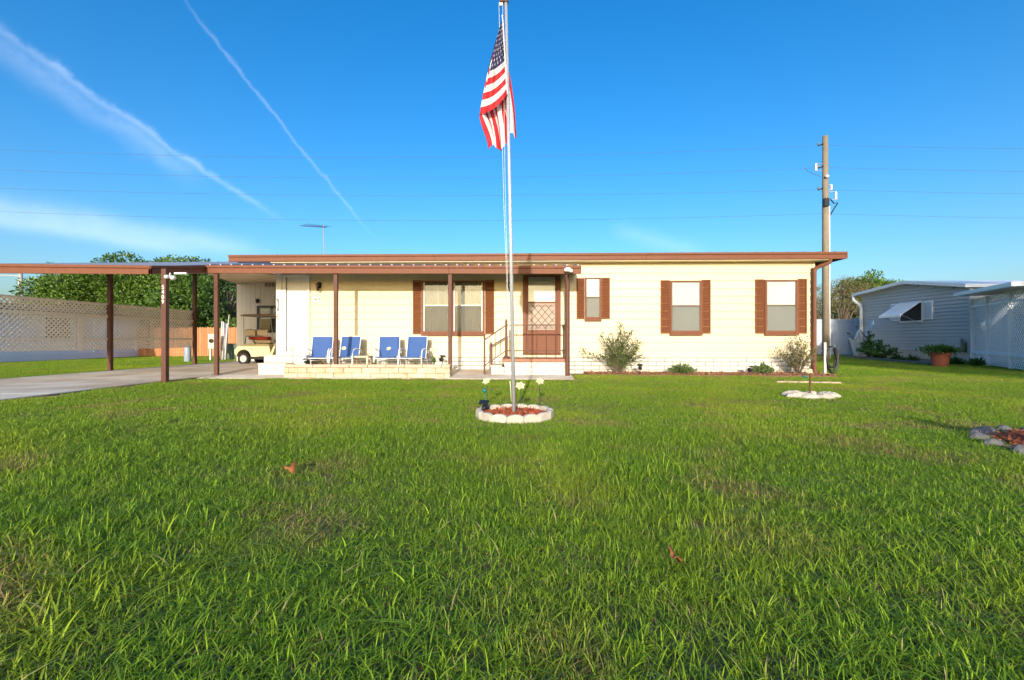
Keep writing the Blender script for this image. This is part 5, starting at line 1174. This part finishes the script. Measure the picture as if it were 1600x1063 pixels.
c = at(290, 455, 28); tree('green_tree', 'bright bushy tree between lattice end and the dark tree', (c.x, 28, 0), 1.2, .16, (c.x, 28, 2.8), (2.4, 2.2, 1.7), 44, .6, 380, .2, .12, M['leaf'], low=-1)
c = at(50, 458, 42); tree('small_tree', 'small feathery pale green tree near the street lamp pole', (c.x, 42, 0), 2.2, .14, (c.x, 42, 4.1), (1.5, 1.5, 1.0), 20, .5, 300, .26, .10, M['leafbright'])
for k, (u, w_) in enumerate(((343, 1.5), (362, 1.5), (372, 1.6))):
    c = at(u, 515, 25.3); shrub('hedge_bush', ('yellow green bush above the cedar fence behind the meter box', 'yellow green bush above the cedar fence over the green cabinet', 'yellow green bush above the cedar fence against the shed')[k], (c.x, 25.3, 0), 2.25 + .1 * k, w_, 34, 40, .15, .08, M['leafbright'], top=.3)
c = at(1318, 455, 40); tree('dry_tree', 'brownish half bare tree behind the wooden utility pole', (c.x, 40, 0), 1.5, .2, (c.x, 40, 3.3), (3.4, 2.8, 3.1), 80, .75, 330, .15, .05, M['leafbrown'], low=-1)
c = at(1352, 455, 46); tree('green_tree', 'green tree crown behind the dry brownish tree', (c.x, 46, 0), 2.0, .25, (c.x, 46, 4.9), (3.4, 3, 2.9), 70, .8, 300, .26, .14, M['leaf'], low=-1)
c = at(1385, 455, 44); tree('olive_tree', 'lower olive green tree over the grey bungalow gutter', (c.x, 44, 0), 1.6, .2, (c.x, 44, 4.2), (3.2, 2.6, 2.7), 70, .7, 300, .2, .1, M['leaf'], low=-1)

# two street trees behind the viewer shade the neighbour's side of the lawn
tree('street_tree', 'tall shade tree behind the viewer, shadowing the grey bungalow', (18.0, -14, 0), 4.5, .35, (17.8, -14, 8.0), (3.9, 3.2, 3.9), 90, 1.1, 120, .42, .26, M['leaf'], low=-1)
tree('street_tree', 'shorter shade tree behind the viewer beside the tall one', (12.4, -13, 0), 3.2, .25, (12.6, -13, 6.2), (2.2, 2.2, 3.0), 50, .9, 120, .42, .26, M['leaf'], low=-1)

# ------------------------------------------------------------------ lawn
def grass_mat():
    m = bpy.data.materials.new('grass_blade'); m.use_nodes = True; t = m.node_tree; b = t.nodes['Principled BSDF']; b.inputs['Roughness'].default_value = .55; b.inputs['Specular IOR Level'].default_value = .18
    geo = N(t, 'ShaderNodeNewGeometry'); pos = geo.outputs['Position']
    def nz_(s, d=3):
        n = N(t, 'ShaderNodeTexNoise'); n.inputs['Scale'].default_value = s; n.inputs['Detail'].default_value = d; L(t, pos, n.inputs['Vector']); return n.outputs['Fac']
    def mr_(x, a, b_):
        n = N(t, 'ShaderNodeMapRange'); n.inputs['From Min'].default_value = a; n.inputs['From Max'].default_value = b_; L(t, x, n.inputs['Value']); return n.outputs[0]
    def mx_(f, a, b_):
        n = N(t, 'ShaderNodeMix'); n.data_type = 'RGBA'; L(t, f, n.inputs[0])
        for i, c in ((6, a), (7, b_)):
            if isinstance(c, tuple): n.inputs[i].default_value = (*c, 1)
            else: L(t, c, n.inputs[i])
        return n.outputs[2]
    rnd = geo.outputs['Random Per Island']
    c = mx_(rnd, (.066, .165, .012), (.35, .50, .032))
    c = mx_(math_node(t, 'MULTIPLY', mr_(nz_(.5, 4), .50, .70), .55), c, (.46, .47, .04))             # yellower swathes
    dry = math_node(t, 'MULTIPLY', mr_(nz_(1.1, 6), .53, .66), math_node(t, 'GREATER_THAN', math_node(t, 'FRACT', math_node(t, 'MULTIPLY', rnd, 7.31)), .45))
    c = mx_(dry, c, (.36, .25, .10))
    c = mx_(math_node(t, 'GREATER_THAN', math_node(t, 'FRACT', math_node(t, 'MULTIPLY', rnd, 13.7)), .975), c, (.42, .37, .13))
    L(t, c, b.inputs['Base Color']); tr = N(t, 'ShaderNodeBsdfTranslucent'); L(t, c, tr.inputs[0]); ms = N(t, 'ShaderNodeMixShader'); ms.inputs[0].default_value = .24
    L(t, b.outputs[0], ms.inputs[1]); L(t, tr.outputs[0], ms.inputs[2]); L(t, ms.outputs[0], t.nodes['Material Output'].inputs['Surface']); return m
GM = grass_mat()
def grass_patch(name, size, n, seg, hmin, hmax, wd, lean, gm_=None):
    r = np.random.default_rng(abs(hash(name)) % 1000 + 5 if False else sum(map(ord, name)))
    base = np.c_[r.uniform(-size / 2, size / 2, (n, 2)), np.zeros(n)]; az = r.uniform(0, 2 * np.pi, n); h = r.uniform(hmin, hmax, n) * r.uniform(.6, 1.0, n) ; ll = np.abs(r.normal(lean, lean * .5, n)) * h; w = wd * r.uniform(.6, 1.25, n)
    D = np.c_[np.cos(az), np.sin(az), np.zeros(n)]; tw = az + np.pi / 2 + r.normal(0, .5, n); S = np.c_[np.cos(tw), np.sin(tw), np.zeros(n)]
    lv = []
    for k in range(seg):
        f = k / seg; c = base + D * (ll * f ** 1.8)[:, None]; c[:, 2] = h * (f - .28 * (ll / h) * f ** 3); ww = w * (1 - .55 * f ** 2)
        lv += [c - S * ww[:, None] / 2, c + S * ww[:, None] / 2]
    tip = base + D * ll[:, None]; tip[:, 2] = h * (1 - .28 * ll / h); lv.append(tip)
    K = 2 * seg + 1; V = np.stack(lv, 1).reshape(-1, 3); i = np.arange(n)[:, None] * K; tri = []
    for k in range(seg - 1): a = 2 * k; tri += [i + np.array([[a, a + 1, a + 3]]), i + np.array([[a, a + 3, a + 2]])]
    a = 2 * (seg - 1); tri.append(i + np.array([[a, a + 1, a + 2]])); Fc = np.concatenate(tri, 1).reshape(-1, 3)
    me = bpy.data.meshes.new(name); me.vertices.add(len(V)); me.vertices.foreach_set('co', V.ravel()); me.loops.add(Fc.size); me.loops.foreach_set('vertex_index', Fc.ravel().astype(np.int32))
    me.polygons.add(len(Fc)); me.polygons.foreach_set('loop_start', np.arange(0, Fc.size, 3, dtype=np.int32)); me.polygons.foreach_set('loop_total', np.full(len(Fc), 3, np.int32)); me.update(calc_edges=True)
    me.materials.append(gm_ or GM); return bpy.data.objects.new(name, me)
def blocked(x, y, m=0.0):
    if DL - .04 - m < x < DR + .05 + m and y < 19.3: return True
    if DR - .1 < x < 1.15 + m and y > 10.68 - m: return True
    if x > 1.0 and x < HR + .3 and y > 11.9 - .35 * max(0, (x - bx0_) / (bx1_ - bx0_)) and y < 18: return True
    if px0 - .1 < x < px1 + .1 and y > PF - .02 - m and y < 18: return True
    if (x - bedc.x) ** 2 + (y - bedc.y) ** 2 < (RB - .06 + m) ** 2: return True
    if (x - kc.x) ** 2 + (y - kc.y) ** 2 < (.80 + m) ** 2: return True
    if ((x - rc.x) / .36) ** 2 + ((y - rc.y) / .26) ** 2 < 1: return True
    if x < LWX + .1 and 11.5 < y < 24.5: return True
    if x > NX - .1 and y > 18: return True
    return False
def lawn(name, kinds, step, y0, y1, sc_, xfun, m=.14, keep=None):
    lib = bpy.data.collections.new(name + '_library')
    for o in kinds: lib.objects.link(o)
    pts = []; y = y0
    while y < y1:
        xa, xb = xfun(y); x = xa
        while x < xb:
            px_ = x + random.uniform(-.22, .22) * step; py_ = y + random.uniform(-.22, .22) * step
            if y0 <= py_ and not blocked(px_, py_, m) and (keep is None or keep(px_, py_)):
                # thin and short on worn patches
                k = noise.noise(Vector((px_ * .55, py_ * .55, 3.1))) + .5 * noise.noise(Vector((px_ * 1.7, py_ * 1.7, 1.3)))
                pts.append((px_, py_, 0, sc_ * (1.0 + .55 * k)))
            x += step
        y += step
    me = bpy.data.meshes.new(name); me.from_pydata([p[:3] for p in pts], [], [])
    ob = bpy.data.objects.new(name, me); col.objects.link(ob)
    for an_, vals in (('rz', [random.uniform(0, 6.283) for _ in pts]), ('sz', [max(.5, p[3]) for p in pts])):
        at_ = me.attributes.new(an_, 'FLOAT', 'POINT'); at_.data.foreach_set('value', vals)
    ng = bpy.data.node_groups.new(name + '_scatter', 'GeometryNodeTree')
    ng.interface.new_socket('Geometry', in_out='INPUT', socket_type='NodeSocketGeometry'); ng.interface.new_socket('Geometry', in_out='OUTPUT', socket_type='NodeSocketGeometry')
    gi = ng.nodes.new('NodeGroupInput'); go_ = ng.nodes.new('NodeGroupOutput'); ci = ng.nodes.new('GeometryNodeCollectionInfo'); ci.inputs['Collection'].default_value = lib; ci.inputs['Separate Children'].default_value = True; ci.inputs['Reset Children'].default_value = True
    ip = ng.nodes.new('GeometryNodeInstanceOnPoints'); ip.inputs['Pick Instance'].default_value = True
    def attr(n_):
        a = ng.nodes.new('GeometryNodeInputNamedAttribute'); a.data_type = 'FLOAT'; a.inputs['Name'].default_value = n_; return a.outputs['Attribute']
    cr_ = ng.nodes.new('ShaderNodeCombineXYZ'); ng.links.new(attr('rz'), cr_.inputs[2]); cs = ng.nodes.new('ShaderNodeCombineXYZ'); cs.inputs[0].default_value = 1; cs.inputs[1].default_value = 1; ng.links.new(attr('sz'), cs.inputs[2])
    ri = ng.nodes.new('FunctionNodeRandomValue'); ri.data_type = 'INT'; ri.inputs[4].default_value = 0; ri.inputs[5].default_value = len(kinds) - 1
    ng.links.new(gi.outputs[0], ip.inputs['Points']); ng.links.new(ci.outputs[0], ip.inputs['Instance']); ng.links.new(ri.outputs[2], ip.inputs['Instance Index'])
    ng.links.new(cr_.outputs[0], ip.inputs['Rotation']); ng.links.new(cs.outputs[0], ip.inputs['Scale']); ng.links.new(ip.outputs[0], go_.inputs[0])
    mo = ob.modifiers.new('scatter', 'NODES'); mo.node_group = ng
    return ob
def span(y): return (-1.32 * y - 3.6, 1.32 * y + 3.6)
k0 = [grass_patch('near_tuft_%d' % i, .42, 1250, 4, .03, .085, .0038, 1.0) for i in range(5)]
k1 = [grass_patch('mid_tuft_%d' % i, .46, 1100, 2, .028, .062, .0046, .85) for i in range(4)]
k2 = [grass_patch('far_tuft_%d' % i, .5, 560, 1, .03, .058, .0085, .7) for i in range(4)]
kl = [grass_patch('long_tuft_%d' % i, .30, 34, 5, .07, .145, .0062, 1.1) for i in range(4)]
g0 = lawn('near_lawn_grass', k0, .33, -.4, 4.6, 1.0, span); tag(g0, 'fine green blades of lawn grass with worn dry patches', 'grass', kind='stuff')
g1 = lawn('lawn_grass', k1, .38, 4.5, 9.6, 1.0, span); tag(g1, 'shorter lawn grass around the flagpole bed', 'grass', kind='stuff')
g2 = lawn('far_lawn_grass', k2, .36, 9.5, 30.0, .95, lambda y: (max(-26, -1.32 * y - 1), min(24, 1.32 * y + 1)), m=.16); tag(g2, 'short sunlit grass running up to the home and fences', 'grass', kind='stuff')
THM = mat('dry_thatch', (.30, .215, .10), .9, .3, 3, isl=.55)
kt = [grass_patch('thatch_%d' % i, .5, 420, 2, .008, .034, .0042, 1.6, THM) for i in range(3)]
for o_ in kt:
    co_ = np.zeros(len(o_.data.vertices) * 3); o_.data.vertices.foreach_get('co', co_); co_ = co_.reshape(-1, 3); co_[:, 2] = np.abs(co_[:, 2]) + .004; o_.data.vertices.foreach_set('co', co_.ravel())
g4 = lawn('lawn_thatch', kt, .42, -.4, 12.0, 1.0, span, m=.05); tag(g4, 'brown dead thatch lying between the grass blades', 'thatch', kind='stuff')
def lush(x, y): return noise.noise(Vector((x * .7 + 4, y * .7, .3))) + (.4 if x < -.2 and y < 2.3 else -.35) - .09 * y > random.uniform(-.45, .25)
g3 = lawn('long_lawn_grass', kl, .2, .8, 5.0, 1.0, span, keep=lush); tag(g3, 'long broad grass blades standing above the turf', 'grass', kind='stuff')
sc.cycles.use_denoising = True
